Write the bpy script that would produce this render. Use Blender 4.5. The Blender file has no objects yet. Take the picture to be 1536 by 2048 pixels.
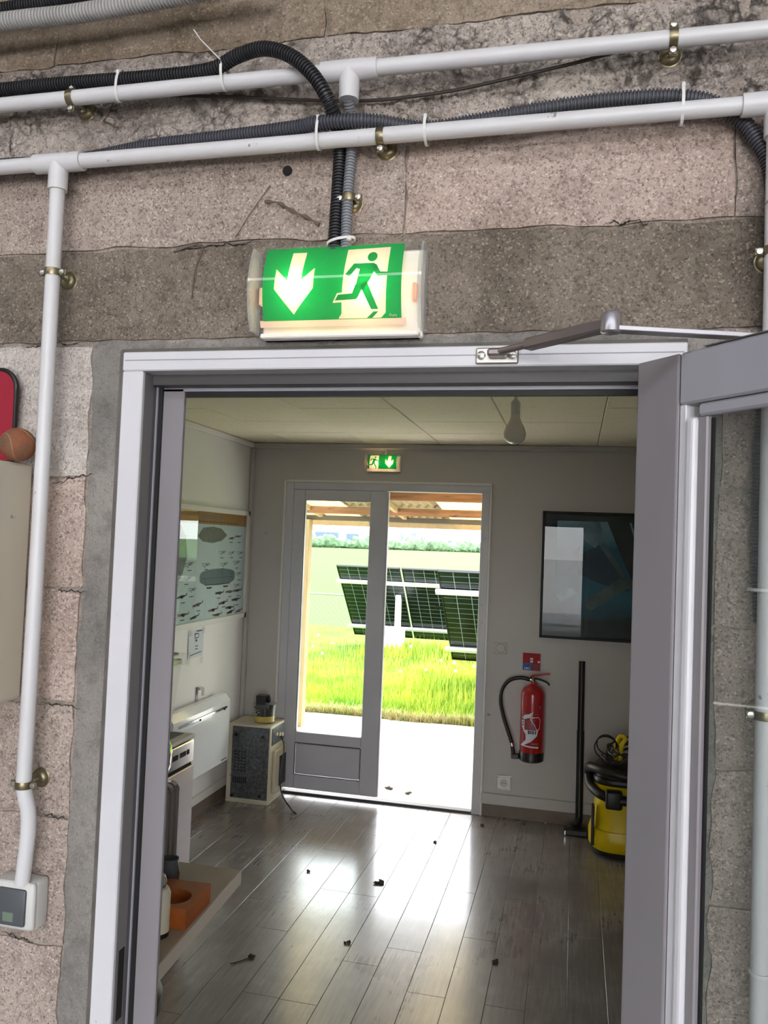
import bpy, bmesh, math, random
from mathutils import Vector, Matrix, noise
random.seed(11)
SC = bpy.context.scene
COL = SC.collection

# ------------------------------------------------------------------ camera
FPX, YAW, PITCH, ROLL = 1624.62, .232824, .0384292, .0388723
fw = Vector((-math.sin(YAW) * math.cos(PITCH), math.cos(YAW) * math.cos(PITCH), math.sin(PITCH)))
rt0 = Vector((math.cos(YAW), math.sin(YAW), 0)); up0 = rt0.cross(fw)
rt = rt0 * math.cos(ROLL) + up0 * math.sin(ROLL)
up = up0 * math.cos(ROLL) - rt0 * math.sin(ROLL)
cam = bpy.data.cameras.new('camera'); camo = bpy.data.objects.new('camera', cam); COL.objects.link(camo)
cam.sensor_fit = 'HORIZONTAL'; cam.sensor_width = 36; cam.lens = FPX * 36 / 1536
cam.clip_start = .05; cam.clip_end = 2000
m = Matrix((rt, up, -fw)).transposed().to_4x4(); m.translation = (0, 0, 1.70)
camo.matrix_world = m
SC.camera = camo

# ------------------------------------------------------------------ sky, sun, exposure
w = bpy.data.worlds.new('sky'); SC.world = w; w.use_nodes = True
nt = w.node_tree; nt.nodes.clear()
tc = nt.nodes.new('ShaderNodeTexCoord'); sp = nt.nodes.new('ShaderNodeSeparateXYZ')
rp = nt.nodes.new('ShaderNodeValToRGB'); bg = nt.nodes.new('ShaderNodeBackground'); ow = nt.nodes.new('ShaderNodeOutputWorld')
rp.color_ramp.elements[0].position = 0; rp.color_ramp.elements[0].color = (1, 1, 1, 1)
rp.color_ramp.elements[1].position = .8; rp.color_ramp.elements[1].color = (.80, .87, 1, 1)
nt.links.new(tc.outputs['Generated'], sp.inputs[0]); nt.links.new(sp.outputs['Z'], rp.inputs[0])
nt.links.new(rp.outputs[0], bg.inputs[0]); nt.links.new(bg.outputs[0], ow.inputs[0])
bg.inputs[1].default_value = 8.0
sun = bpy.data.lights.new('sun', 'SUN'); sun.energy = 13; sun.angle = .03; sun.color = (1, .97, .92)
suno = bpy.data.objects.new('sun', sun); COL.objects.link(suno)
suno.rotation_euler = Vector((-.25, -.62, -.80)).to_track_quat('-Z', 'Y').to_euler(); suno.location = (5, 20, 20)
SC.view_settings.view_transform = 'Standard'; SC.view_settings.look = 'None'
SC.view_settings.gamma = 1; SC.view_settings.use_curve_mapping = False
SC.view_settings.exposure = 0.4

# ------------------------------------------------------------------ colours and materials
def c(r, g, b):
    f = lambda v: (v / 255 / 12.92) if v / 255 <= .04045 else ((v / 255 + .055) / 1.055) ** 2.4
    return (f(r), f(g), f(b), 1)
def newmat(name):
    mt = bpy.data.materials.new(name); mt.use_nodes = True
    n = mt.node_tree.nodes; return mt, n, mt.node_tree.links, n['Principled BSDF']
def mixc(n, l, fac, a, b):
    x = n.new('ShaderNodeMix'); x.data_type = 'RGBA'
    for s, v in ((x.inputs[0], fac), (x.inputs[6], a), (x.inputs[7], b)):
        if hasattr(v, 'links'): l.new(v, s)
        else: s.default_value = v
    return x.outputs[2]
def ramp(n, l, src, p0, p1, v0=0, v1=1):
    r = n.new('ShaderNodeMapRange'); r.clamp = True
    r.inputs[1].default_value = p0; r.inputs[2].default_value = p1; r.inputs[3].default_value = v0; r.inputs[4].default_value = v1
    l.new(src, r.inputs[0]); return r.outputs[0]
def noisen(n, l, vec, scale, detail=4, rough=.55, dist=0):
    t = n.new('ShaderNodeTexNoise'); t.inputs['Scale'].default_value = scale; t.inputs['Detail'].default_value = detail
    t.inputs['Roughness'].default_value = rough; t.inputs['Distortion'].default_value = dist
    l.new(vec, t.inputs['Vector']); return t
def mathn(n, l, op, a, b):
    x = n.new('ShaderNodeMath'); x.operation = op
    for i, v in enumerate((a, b)):
        if hasattr(v, 'links'): l.new(v, x.inputs[i])
        else: x.inputs[i].default_value = v
    return x.outputs[0]
def coords(n, l, stretch=None):
    t = n.new('ShaderNodeNewGeometry').outputs['Position']
    if stretch:
        mp = n.new('ShaderNodeMapping'); mp.inputs['Scale'].default_value = stretch
        l.new(t, mp.inputs[0]); return mp.outputs[0]
    return t
def pm(name, base, rough=.5, metal=0, var=0, vs=6, col2=None, bump=0, bs=60, stretch=None, spots=0, spotcol=None, spotscale=40, rvar=0, coat=0, spec=None):
    mt, n, l, p = newmat(name)
    p.inputs['Roughness'].default_value = rough; p.inputs['Metallic'].default_value = metal
    p.inputs['Base Color'].default_value = base
    if coat: p.inputs['Coat Weight'].default_value = coat
    if spec is not None: p.inputs['Specular IOR Level'].default_value = spec
    v = coords(n, l, stretch)
    nz = noisen(n, l, v, vs, 5)
    b2 = col2 if col2 else tuple(x * .7 for x in base[:3]) + (1,)
    out = mixc(n, l, ramp(n, l, nz.outputs[0], .35, .7, 0, var if var else .08), base, b2)
    if spots:
        sn = noisen(n, l, v, spotscale, 3, .6)
        out = mixc(n, l, ramp(n, l, sn.outputs[0], .72 - spots * .12, .76 - spots * .12, 0, .8), out, spotcol or (.02, .015, .01, 1))
    l.new(out, p.inputs['Base Color'])
    if rvar: l.new(ramp(n, l, nz.outputs[0], .3, .7, rough - rvar, rough + rvar), p.inputs['Roughness'])
    if bump:
        bn = noisen(n, l, v, bs, 4); bp = n.new('ShaderNodeBump'); bp.inputs['Strength'].default_value = bump; bp.inputs['Distance'].default_value = .004
        l.new(bn.outputs[0], bp.inputs['Height']); l.new(bp.outputs[0], p.inputs['Normal'])
    return mt
def concrete(name, c1, c2, pit=.5, light=.5, clump=0, bump=.8):
    mt, n, l, p = newmat(name); v = coords(n, l)
    p.inputs['Roughness'].default_value = .92; p.inputs['Specular IOR Level'].default_value = .2
    big = noisen(n, l, v, 5, 6, .62)
    mid = noisen(n, l, v, 34, 5, .6)
    fine = noisen(n, l, v, 205, 4, .68)
    out = mixc(n, l, ramp(n, l, big.outputs[0], .36, .64), c1, c2)
    dk = tuple(x * .5 for x in c1[:3]) + (1,)
    out = mixc(n, l, ramp(n, l, mid.outputs[0], .5, .72, 0, .5), out, dk)
    vor = n.new('ShaderNodeTexVoronoi'); vor.inputs['Scale'].default_value = 330; l.new(v, vor.inputs['Vector'])
    sepc = n.new('ShaderNodeSeparateColor'); l.new(vor.outputs['Color'], sepc.inputs[0])
    lt = tuple(min(1, x * 1.9 + .05) for x in c2[:3]) + (1,)
    out = mixc(n, l, ramp(n, l, sepc.outputs[0], .84, .95, 0, light * .7), out, lt)
    out = mixc(n, l, ramp(n, l, sepc.outputs[1], .78, .96, 0, pit * .8), out, tuple(x * .28 for x in c1[:3]) + (1,))
    ht = mathn(n, l, 'ADD', mathn(n, l, 'MULTIPLY', fine.outputs[0], .6), mathn(n, l, 'MULTIPLY', mid.outputs[0], .8))
    ht = mathn(n, l, 'SUBTRACT', ht, mathn(n, l, 'MULTIPLY', ramp(n, l, fine.outputs[0], .56, .66), .8 * pit))
    out = mixc(n, l, ramp(n, l, fine.outputs[0], .58, .70, 0, .62 * pit), out, tuple(x * .2 for x in c1[:3]) + (1,))
    if clump:
        dist = noisen(n, l, v, 20, 3); add = n.new('ShaderNodeVectorMath'); add.operation = 'MULTIPLY_ADD'
        l.new(dist.outputs['Color'], add.inputs[0]); add.inputs[1].default_value = (.06, .06, .06); l.new(v, add.inputs[2])
        vc = n.new('ShaderNodeTexVoronoi'); vc.inputs['Scale'].default_value = 62; l.new(add.outputs[0], vc.inputs['Vector'])
        msk = ramp(n, l, noisen(n, l, v, 7, 3).outputs[0], .42, .58)
        out = mixc(n, l, mathn(n, l, 'MULTIPLY', mathn(n, l, 'MULTIPLY', ramp(n, l, vc.outputs['Distance'], .42, .75), msk), clump), out, (.018, .015, .013, 1))  # crevices between clumps blackened; their shade is put into the colour
        ht = mathn(n, l, 'SUBTRACT', ht, mathn(n, l, 'MULTIPLY', mathn(n, l, 'MULTIPLY', vc.outputs['Distance'], msk), 3.2 * clump))
    l.new(out, p.inputs['Base Color'])
    bp = n.new('ShaderNodeBump'); bp.inputs['Strength'].default_value = bump; bp.inputs['Distance'].default_value = .006
    l.new(ht, bp.inputs['Height']); l.new(bp.outputs[0], p.inputs['Normal'])
    return mt
def clear(name, tint=(1, 1, 1, 1), rough=.0, base=.04, veil=0, veilcol=(.8, .85, .85, 1)):
    mt, n, l, p = newmat(name); n.remove(p); out = n['Material Output']
    tr = n.new('ShaderNodeBsdfTransparent'); tr.inputs[0].default_value = tint
    gl = n.new('ShaderNodeBsdfGlossy'); gl.inputs['Roughness'].default_value = rough
    fr = n.new('ShaderNodeFresnel'); fr.inputs[0].default_value = 1.45
    bk = mathn(n, l, 'SUBTRACT', 1.0, n.new('ShaderNodeNewGeometry').outputs['Backfacing'])
    mx = n.new('ShaderNodeMixShader'); l.new(mathn(n, l, 'MULTIPLY', fr.outputs[0], bk), mx.inputs[0]); l.new(tr.outputs[0], mx.inputs[1]); l.new(gl.outputs[0], mx.inputs[2])
    sh = mx.outputs[0]
    if veil:
        df = n.new('ShaderNodeBsdfDiffuse'); df.inputs[0].default_value = veilcol
        m2 = n.new('ShaderNodeMixShader'); m2.inputs[0].default_value = veil; l.new(sh, m2.inputs[1]); l.new(df.outputs[0], m2.inputs[2]); sh = m2.outputs[0]
    l.new(sh, out.inputs[0]); return mt
def translucent(name, col, t=.6):
    mt, n, l, p = newmat(name); n.remove(p); out = n['Material Output']
    a = n.new('ShaderNodeBsdfDiffuse'); a.inputs[0].default_value = col
    b = n.new('ShaderNodeBsdfTranslucent'); b.inputs[0].default_value = col
    mx = n.new('ShaderNodeMixShader'); mx.inputs[0].default_value = t
    l.new(a.outputs[0], mx.inputs[1]); l.new(b.outputs[0], mx.inputs[2]); l.new(mx.outputs[0], out.inputs[0]); return mt
def emit(name, col, s):
    mt, n, l, p = newmat(name); p.inputs['Base Color'].default_value = col
    p.inputs['Emission Color'].default_value = col; p.inputs['Emission Strength'].default_value = s; return mt

M = {}
M['blk_pink'] = concrete('concrete block pinkish', c(172, 152, 141), c(192, 173, 162), .55, .4)
M['blk_grey'] = concrete('concrete block grey', c(158, 143, 134), c(180, 164, 154), .6, .45)
M['blk_pale'] = concrete('concrete block pale', c(186, 176, 168), c(206, 196, 188), .5, .3)
M['blk_rough'] = concrete('honeycombed concrete', c(166, 154, 147), c(190, 178, 168), .5, .3, .75, 1.0)
M['blk_top'] = concrete('weathered concrete', c(134, 118, 100), c(162, 146, 130), .4, .35, .25)
M['beam'] = concrete('stained lintel concrete', c(108, 98, 88), c(142, 130, 118), .5, .45)
M['joint'] = concrete('pale joint mortar', c(142, 130, 121), c(166, 153, 143), .5, .3, 0, .6)
M['mortar'] = concrete('grey mortar', c(122, 118, 113), c(148, 142, 136), .3, .12, 0, .7)
M['pvc'] = pm('light grey pvc', c(206, 204, 206), .38, var=.25, vs=9, col2=c(182, 178, 174), spots=.25, spotcol=c(110, 104, 98), spotscale=30)
M['tubeblack'] = pm('black corrugated plastic', c(30, 30, 33), .45, var=.3, vs=20, col2=c(52, 52, 56))
M['tubedark'] = pm('dark grey corrugated plastic', c(62, 63, 70), .5, var=.3, vs=20, col2=c(84, 84, 92))
M['tubegrey'] = pm('grey corrugated plastic', c(128, 130, 136), .5, var=.3, vs=20, col2=c(104, 104, 110))
M['tubelight'] = pm('pale grey corrugated plastic', c(170, 168, 166), .55, var=.3, vs=20, col2=c(140, 138, 134))
M['brass'] = pm('dulled brass steel', c(150, 140, 112), .35, .85, var=.6, vs=40, col2=c(92, 82, 62))
M['steel'] = pm('plain steel', c(190, 186, 180), .3, .9, var=.3, vs=30)
M['tie'] = pm('white nylon', c(214, 212, 210), .4)
M['alu'] = pm('white lacquered aluminium', c(206, 204, 208), .35, var=.3, vs=5, col2=c(186, 184, 188), spots=.12, spotcol=c(70, 64, 60), spotscale=55)
M['aludark'] = pm('darkened grey lacquer', c(136, 131, 135), .42, var=.5, vs=4, col2=c(116, 111, 114), stretch=(1, 1, .4))  # lacquer darkened in colour; on the door stop this paints the recess shade
M['alugrey'] = pm('grey lacquered aluminium', c(160, 158, 166), .38, var=.35, vs=4, col2=c(136, 133, 139), stretch=(1, 1, .3))
M['doorgrey'] = pm('pale grey door paint', c(204, 203, 212), .4, var=.3, vs=4, col2=c(186, 184, 192))
M['revealshade'] = pm('shade toned reveal profile', c(112, 108, 108), .4, var=.4, vs=5, col2=c(92, 88, 88), stretch=(1, 1, .3))  # side of the white jamb, its shadow painted in as grey
M['rebateshade'] = pm('shade toned rebate profile', c(86, 83, 84), .4)  # deeper part of the jamb side, shadow painted in darker
M['seal'] = pm('black rubber seal', c(16, 15, 16), .6)
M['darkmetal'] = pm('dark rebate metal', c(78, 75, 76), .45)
M['grime'] = pm('grimy edge strip', c(96, 90, 84), .7, var=.6, vs=20, col2=c(54, 48, 44))
M['glass'] = clear('clear pane', (.93, .965, .95, 1))
M['glassdirty'] = clear('dusty pane', (.93, .95, .94, 1), .02, veil=.06, veilcol=(.3, .32, .31, 1))
M['plexi'] = clear('clear acrylic', (.97, .97, .97, 1), .03, veil=.03)
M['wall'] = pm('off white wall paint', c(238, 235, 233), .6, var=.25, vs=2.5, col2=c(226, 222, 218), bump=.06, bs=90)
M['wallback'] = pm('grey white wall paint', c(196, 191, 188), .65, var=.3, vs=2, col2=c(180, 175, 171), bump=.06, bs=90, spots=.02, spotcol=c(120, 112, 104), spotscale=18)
M['tile'] = pm('cream fissured ceiling tile', c(244, 236, 210), .85, var=.25, vs=3, col2=c(230, 218, 184), bump=.35, bs=120, spots=.55, spotcol=c(170, 156, 118), spotscale=90, stretch=(.5, 1, 1))
M['grid'] = pm('ceiling joint', c(196, 184, 150), .8)
M['white'] = pm('white paint', c(226, 224, 220), .45)
M['skirt'] = pm('dusty brown skirting tile', c(120, 106, 94), .6, var=.5, vs=8, col2=c(96, 82, 72))
M['red'] = pm('glossy red', c(166, 14, 26), .28, coat=.4)
M['plaquered'] = pm('matt red print', c(160, 20, 30), .7)
M['redcloth'] = pm('crimson cloth', c(146, 5, 38), .7, var=.3, vs=6, bump=.1, bs=200)
M['black'] = pm('black plastic', c(22, 21, 22), .4)
M['blackframe'] = pm('black lacquer', c(14, 14, 19), .5, spec=.3)
M['hose'] = pm('black rubber hose', c(24, 21, 20), .45)
M['yellow'] = pm('yellow plastic', c(236, 206, 10), .35, var=.1)
M['cream'] = pm('cream enamel', c(214, 206, 184), .4, var=.3, vs=8, col2=c(196, 184, 154), spots=.2, spotcol=c(90, 70, 50), spotscale=45)
M['creamcab'] = pm('aged cream sheet metal', c(204, 196, 178), .45, var=.4, vs=3, col2=c(184, 176, 154), spots=.18, spotcol=c(60, 50, 42), spotscale=24)
M['galv'] = pm('mottled galvanised steel', c(112, 116, 118), .42, .55, var=.8, vs=60, col2=c(60, 64, 66), spots=.6, spotcol=c(170, 172, 170), spotscale=80)
M['slot'] = pm('dark slot', c(14, 14, 15), .8)
M['enamel'] = pm('glossy white enamel', c(236, 238, 242), .15, coat=.5)
M['inox'] = pm('brushed stainless', c(168, 160, 158), .32, .75, var=.2, vs=4, stretch=(1, 1, 12))
M['chrome'] = pm('chrome', c(214, 214, 216), .12, 1)
M['counter'] = pm('pale laminate board', c(176, 160, 140), .4, var=.5, vs=3, col2=c(150, 134, 116), stretch=(6, 1, 1))
M['counteredge'] = pm('pale laminate edge', c(206, 194, 180), .4)
M['wood'] = pm('orange brown varnished wood', c(170, 92, 40), .38, var=.5, vs=9, col2=c(128, 62, 24), stretch=(4, 1, 4))
M['paper'] = pm('white paper', c(214, 220, 228), .7)
M['ink'] = pm('dark print', c(56, 58, 62), .7)
M['ballclay'] = pm('clay stained felt', c(140, 84, 58), .95, var=1, vs=22, col2=c(92, 80, 62), bump=.5, bs=220)
M['seam'] = pm('pale ball seam', c(150, 130, 98), .8)
M['grass'] = pm('sunny grass', c(84, 110, 30), .9, var=.9, vs=1.3, col2=c(56, 92, 26), bump=.8, bs=30, spec=.1)
M['blade'] = pm('grass blades', c(186, 200, 74), .7, var=.9, vs=1.6, col2=c(96, 148, 42), spec=.2)
M['straw'] = pm('dry cut grass', c(182, 170, 118), .8, var=.6, vs=9, col2=c(120, 130, 70), spec=.2)
M['field'] = pm('young crop', c(70, 97, 48), .95, var=.6, vs=.03, col2=c(62, 94, 46), spec=.05)
M['hedge'] = pm('hedge leaves', c(104, 122, 96), .9, var=.8, vs=.8, col2=c(84, 108, 80), spec=.05)  # paler than plain foliage; distance haze is put into the colour
M['slab'] = pm('pale concrete slab', c(198, 194, 188), .85, var=.4, vs=1.5, col2=c(182, 176, 168), bump=.2, bs=60)
M['timber'] = pm('raw awning timber', c(152, 110, 72), .75, var=.9, vs=3.0, col2=c(104, 70, 44), stretch=(1, 6, 8), spots=.45, spotcol=c(60, 34, 20), spotscale=4.5)
M['timbergrey'] = pm('weathered timber', c(84, 76, 62), .8, var=.6, vs=5, col2=c(62, 56, 46), stretch=(1, 5, 8))
M['timberpale'] = pm('pale pine', c(158, 138, 100), .7, var=.5, vs=5, col2=c(132, 110, 74), stretch=(5, 5, 1))
M['roofing'] = translucent('weathered fibre sheet', c(156, 146, 118), .4)
M['rooflight'] = translucent('clear roofing sheet', c(214, 202, 168), .65)
M['cell'] = pm('dark solar cell', c(10, 16, 18), .25, var=.5, vs=.9, col2=c(16, 26, 40))
M['cellline'] = pm('pale cell gridline', c(128, 144, 144), .5)
M['rail'] = pm('bare aluminium rail', c(226, 226, 224), .45, .2)
M['whitebox'] = pm('white coated box', c(236, 236, 234), .5)
M['wire'] = pm('galvanised wire', c(120, 130, 112), .6)
M['far_white'] = pm('distant white cladding', c(236, 240, 244), .9)
M['far_blue'] = pm('distant blue cladding', c(92, 102, 120), .9)
M['far_tree'] = pm('distant hazy tree', c(116, 124, 128), .95)  # grey blue tone carries the distance haze as colour
M['puff'] = pm('white seed head', c(250, 250, 246), .9)
M['hangar'] = pm('dull hangar sheet', c(136, 134, 130), .7)
M['hangarfloor'] = pm('hangar concrete floor', c(142, 138, 132), .8, var=.4, vs=2)
M['cheek'] = clear('frosty acrylic edge', (.92, .92, .93, 1), .08, veil=.22)
M['green'] = translucent('backlit green film', c(0, 158, 74), .55)
M['pict'] = translucent('backlit white film', c(250, 222, 208), .6)
M['housing'] = pm('white sign housing', c(232, 226, 218), .45)
M['lamp'] = emit('warm signal lamp', c(255, 222, 172), 230)
M['bulb'] = pm('white opal bulb', c(226, 218, 206), .16, coat=.6)
M['leafdead'] = pm('dead leaf', c(52, 44, 34), .9)
M['grit'] = pm('dusty web', c(98, 86, 74), .95)
M['cable'] = pm('thin dark cable', c(46, 38, 34), .6)
M['slate'] = pm('dark grey rocker', c(78, 80, 84), .45)
M['swhouse'] = pm('light grey switch housing', c(200, 198, 194), .45, var=.3, vs=20)
M['greenlab'] = pm('greenish label window', c(108, 122, 108), .3)
M['nickel'] = pm('nickel arm', c(176, 172, 176), .3, .7, var=.2)
M['nickeldk'] = pm('bronze grey arm', c(134, 124, 124), .35, .6, var=.3)
def plankmat():
    mt, n, l, p = newmat('worn grey wood-look floor'); v = coords(n, l); vs = coords(n, l, (26, 1.6, 1))
    oi = n.new('ShaderNodeObjectInfo')
    grain = noisen(n, l, vs, 3.0, 6, .65); big = noisen(n, l, v, 2.2, 5, .6); fine = noisen(n, l, coords(n, l, (90, 5, 1)), 2.5, 3)
    out = mixc(n, l, ramp(n, l, grain.outputs[0], .35, .66), c(108, 102, 101), c(152, 146, 144))
    out = mixc(n, l, ramp(n, l, big.outputs[0], .44, .6, 0, .6), out, c(92, 82, 79))
    out = mixc(n, l, ramp(n, l, fine.outputs[0], .62, .74, 0, .35), out, c(164, 156, 148))
    out = mixc(n, l, ramp(n, l, oi.outputs['Random'], 0, 1, 0, .3), out, c(138, 127, 121))
    l.new(out, p.inputs['Base Color'])
    rg = mathn(n, l, 'ADD', ramp(n, l, big.outputs[0], .35, .65, .24, .36), ramp(n, l, grain.outputs[0], .4, .7, 0, .05))
    l.new(rg, p.inputs['Roughness']); p.inputs['Specular IOR Level'].default_value = .9; p.inputs['Coat Weight'].default_value = .75; p.inputs['Coat Roughness'].default_value = .15
    bp = n.new('ShaderNodeBump'); bp.inputs['Strength'].default_value = .06; bp.inputs['Distance'].default_value = .001
    l.new(grain.outputs[0], bp.inputs['Height']); l.new(bp.outputs[0], p.inputs['Normal']); return mt
M['plank'] = plankmat()
M['floorbase'] = pm('dark floor joint', c(58, 54, 50), .8)

# ------------------------------------------------------------------ mesh helpers
WO = {}
def empty(name, loc=(0, 0, 0), label=None, cat=None, group=None, kind=None):
    o = bpy.data.objects.new(name, None); COL.objects.link(o); o.location = loc; o.empty_display_size = .05
    WO[o.name] = Vector(loc); tag(o, label, cat, group, kind); return o
def tag(o, label=None, cat=None, group=None, kind=None):
    for k, v in (('label', label), ('category', cat), ('group', group), ('kind', kind)):
        if v: o[k] = v
    return o
class MB:
    def __init__(s): s.bm = bmesh.new()
    def face(s, pts):
        try: return s.bm.faces.new([s.bm.verts.new(p) for p in pts])
        except ValueError: return None
    def box(s, a, b, bev=0, fn=None, seg=1):
        t = bmesh.new(); x0, y0, z0 = a; x1, y1, z1 = b
        vs = [t.verts.new((x, y, z)) for x in (x0, x1) for y in (y0, y1) for z in (z0, z1)]
        for f in ((0, 1, 3, 2), (4, 6, 7, 5), (0, 4, 5, 1), (2, 3, 7, 6), (0, 2, 6, 4), (1, 5, 7, 3)): t.faces.new([vs[i] for i in f])
        bmesh.ops.recalc_face_normals(t, faces=t.faces[:])
        if bev: bmesh.ops.bevel(t, geom=t.edges[:], offset=bev, segments=seg, affect='EDGES', profile=.5)
        s.join(t, fn); return s
    def join(s, t, fn=None):
        mp = {}
        for v in t.verts: mp[v] = s.bm.verts.new(fn(v.co) if fn else v.co)
        for f in t.faces:
            try: s.bm.faces.new([mp[v] for v in f.verts])
            except ValueError: pass
        t.free(); return s
    def bar(s, p, q, wd, ht, upv=(0, 0, 1), bev=0):
        p = Vector(p); q = Vector(q); d = (q - p); L = d.length; d.normalize(); u = Vector(upv); sd = d.cross(u).normalized(); u = sd.cross(d)
        return s.box((0, -wd / 2, -ht / 2), (L, wd / 2, ht / 2), bev, lambda v: p + d * v.x + sd * v.y + u * v.z)
    def rings(s, rs, caps=True, closed=False):
        vs = [[s.bm.verts.new(p) for p in r] for r in rs]; n = len(vs[0])
        for i in range(len(vs) - (0 if closed else 1)):
            a, b = vs[i], vs[(i + 1) % len(vs)]
            for k in range(n): s.bm.faces.new((a[k], a[(k + 1) % n], b[(k + 1) % n], b[k]))
        if caps and not closed:
            s.bm.faces.new(vs[0][::-1]); s.bm.faces.new(vs[-1])
        return s
    def tube(s, pts, r, n=12, caps=True, closed=False):
        pts = [Vector(p) for p in pts]; rs = []; ref = None
        for i, p in enumerate(pts):
            if closed: t = pts[(i + 1) % len(pts)] - pts[i - 1]
            else: t = pts[min(i + 1, len(pts) - 1)] - pts[max(i - 1, 0)]
            t.normalize()
            if ref is None: ref = t.orthogonal().normalized()
            ref = (ref - t * ref.dot(t)).normalized(); b = t.cross(ref)
            rr = r[i] if isinstance(r, (list, tuple)) else r
            rs.append([p + (ref * math.cos(a) + b * math.sin(a)) * rr for a in [2 * math.pi * k / n for k in range(n)]])
        return s.rings(rs, caps, closed)
    def corrugated(s, pts, r, pitch=.0054, n=14):
        P, R_ = [], []; d = 0; L = sum((pts[i + 1] - pts[i]).length for i in range(len(pts) - 1)); k = int(L / pitch)
        prof = ((0, 1), (.40, 1), (.56, .78), (.84, .78))
        us = [(i + o) * pitch for i in range(k) for o, _ in prof]; rr = [r * q for i in range(k) for _, q in prof]
        j = 0; acc = 0
        for u_, q in zip(us, rr):
            while j < len(pts) - 2 and acc + (pts[j + 1] - pts[j]).length < u_:
                acc += (pts[j + 1] - pts[j]).length; j += 1
            seg = pts[j + 1] - pts[j]; P.append(pts[j] + seg * ((u_ - acc) / max(seg.length, 1e-9))); R_.append(q)
        return s.tube(P, R_, n)
    def lathe(s, prof, org, axis='Z', n=24, caps=True):
        o = Vector(org); ax = Vector({'X': (1, 0, 0), 'Y': (0, 1, 0), 'Z': (0, 0, 1)}[axis]) if isinstance(axis, str) else Vector(axis).normalized()
        u = ax.orthogonal().normalized(); v = ax.cross(u)
        return s.rings([[o + ax * h + (u * math.cos(t) + v * math.sin(t)) * max(r, 1e-4) for t in [2 * math.pi * k / n for k in range(n)]] for r, h in prof], caps)
    def prism(s, poly, fn, d):
        a = [s.bm.verts.new(fn(x, y, 0)) for x, y in poly]; b = [s.bm.verts.new(fn(x, y, d)) for x, y in poly]; n = len(poly)
        s.bm.faces.new(a); s.bm.faces.new(b[::-1])
        for i in range(n): s.bm.faces.new((a[i], b[i], b[(i + 1) % n], a[(i + 1) % n]))
        return s
    def sphere(s, ctr, r, seg=20, sc=(1, 1, 1)):
        t = bmesh.new(); bmesh.ops.create_uvsphere(t, u_segments=seg, v_segments=max(6, seg // 2), radius=r)
        ctr = Vector(ctr); return s.join(t, lambda v: ctr + Vector((v.x * sc[0], v.y * sc[1], v.z * sc[2])))
    def build(s, name, mat, parent=None, smooth=False, tri=True, origin=None):
        bmesh.ops.recalc_face_normals(s.bm, faces=s.bm.faces[:])
        off = WO[parent.name] if parent else Vector(origin) if origin else Vector((0, 0, 0))
        if not parent and origin is None and s.bm.verts:
            xs = [v.co for v in s.bm.verts]; off = Vector((sum(v.x for v in xs) / len(xs), sum(v.y for v in xs) / len(xs), min(v.z for v in xs)))
        for v in s.bm.verts: v.co -= off
        me = bpy.data.meshes.new(name); s.bm.to_mesh(me); s.bm.free()
        me.materials.append(M[mat])
        o = bpy.data.objects.new(name, me); COL.objects.link(o)
        if parent: o.parent = parent; WO[o.name] = off
        else: o.location = off; WO[o.name] = off
        if smooth:
            for p in me.polygons: p.use_smooth = True
            try: me.set_sharp_from_angle(angle=math.radians(40))
            except Exception: pass
        return o
def struct(name, mb, mat, parent=None, smooth=False):
    o = mb.build(name, mat, parent, smooth)
    if not parent: o['kind'] = 'structure'
    return o
def spline(pts, step=.006):
    P = [Vector(p) for p in pts]; P = [P[0] * 2 - P[1]] + P + [P[-1] * 2 - P[-2]]; out = []
    for i in range(1, len(P) - 2):
        a, b, cc, d = P[i - 1:i + 3]; n = max(2, int((cc - b).length / step))
        for k in range(n):
            t = k / n
            out.append(.5 * ((2 * b) + (cc - a) * t + (2 * a - 5 * b + 4 * cc - d) * t * t + (3 * b - a - 3 * cc + d) * t ** 3))
    out.append(P[-2]); return out
def ring(org, axis, r, n=28, a0=0, a1=2 * math.pi):
    ax = Vector(axis).normalized(); u = ax.orthogonal().normalized(); v = ax.cross(u); o = Vector(org)
    return [o + (u * math.cos(a0 + (a1 - a0) * k / n) + v * math.sin(a0 + (a1 - a0) * k / n)) * r for k in range(n)]
def flatmesh(polys, fn, thick=.0006, bis=0, span=(0, 1)):
    """thin printed shapes: 2D polygons cut along v every bis, mapped by fn(u, v, height)"""
    t = bmesh.new()
    for pl in polys:
        try: t.faces.new([t.verts.new((x, y, 0)) for x, y in pl])
        except ValueError: pass
    t.normal_update(); bmesh.ops.triangulate(t, faces=t.faces[:])
    if bis:
        k = span[0]
        while k < span[1]:
            bmesh.ops.bisect_plane(t, geom=t.verts[:] + t.edges[:] + t.faces[:], plane_co=(0, k, 0), plane_no=(0, 1, 0)); k += bis
    return MB().join(t, lambda v: fn(v.x, v.y, thick))
def stroke(pts, wd):
    out = []
    for (x0, y0), (x1, y1) in zip(pts, pts[1:]):
        dx, dy = x1 - x0, y1 - y0; L = math.hypot(dx, dy); nx, ny = -dy / L * wd / 2, dx / L * wd / 2; ex, ey = dx / L * wd * .3, dy / L * wd * .3
        out.append([(x0 + nx - ex, y0 + ny - ey), (x1 + nx + ex, y1 + ny + ey), (x1 - nx + ex, y1 - ny + ey), (x0 - nx - ex, y0 - ny - ey)])
    return out
def circ(x, y, r, n=20, ry=None): return [(x + r * math.cos(2 * math.pi * k / n), y + (ry or r) * math.sin(2 * math.pi * k / n)) for k in range(n)]
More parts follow.
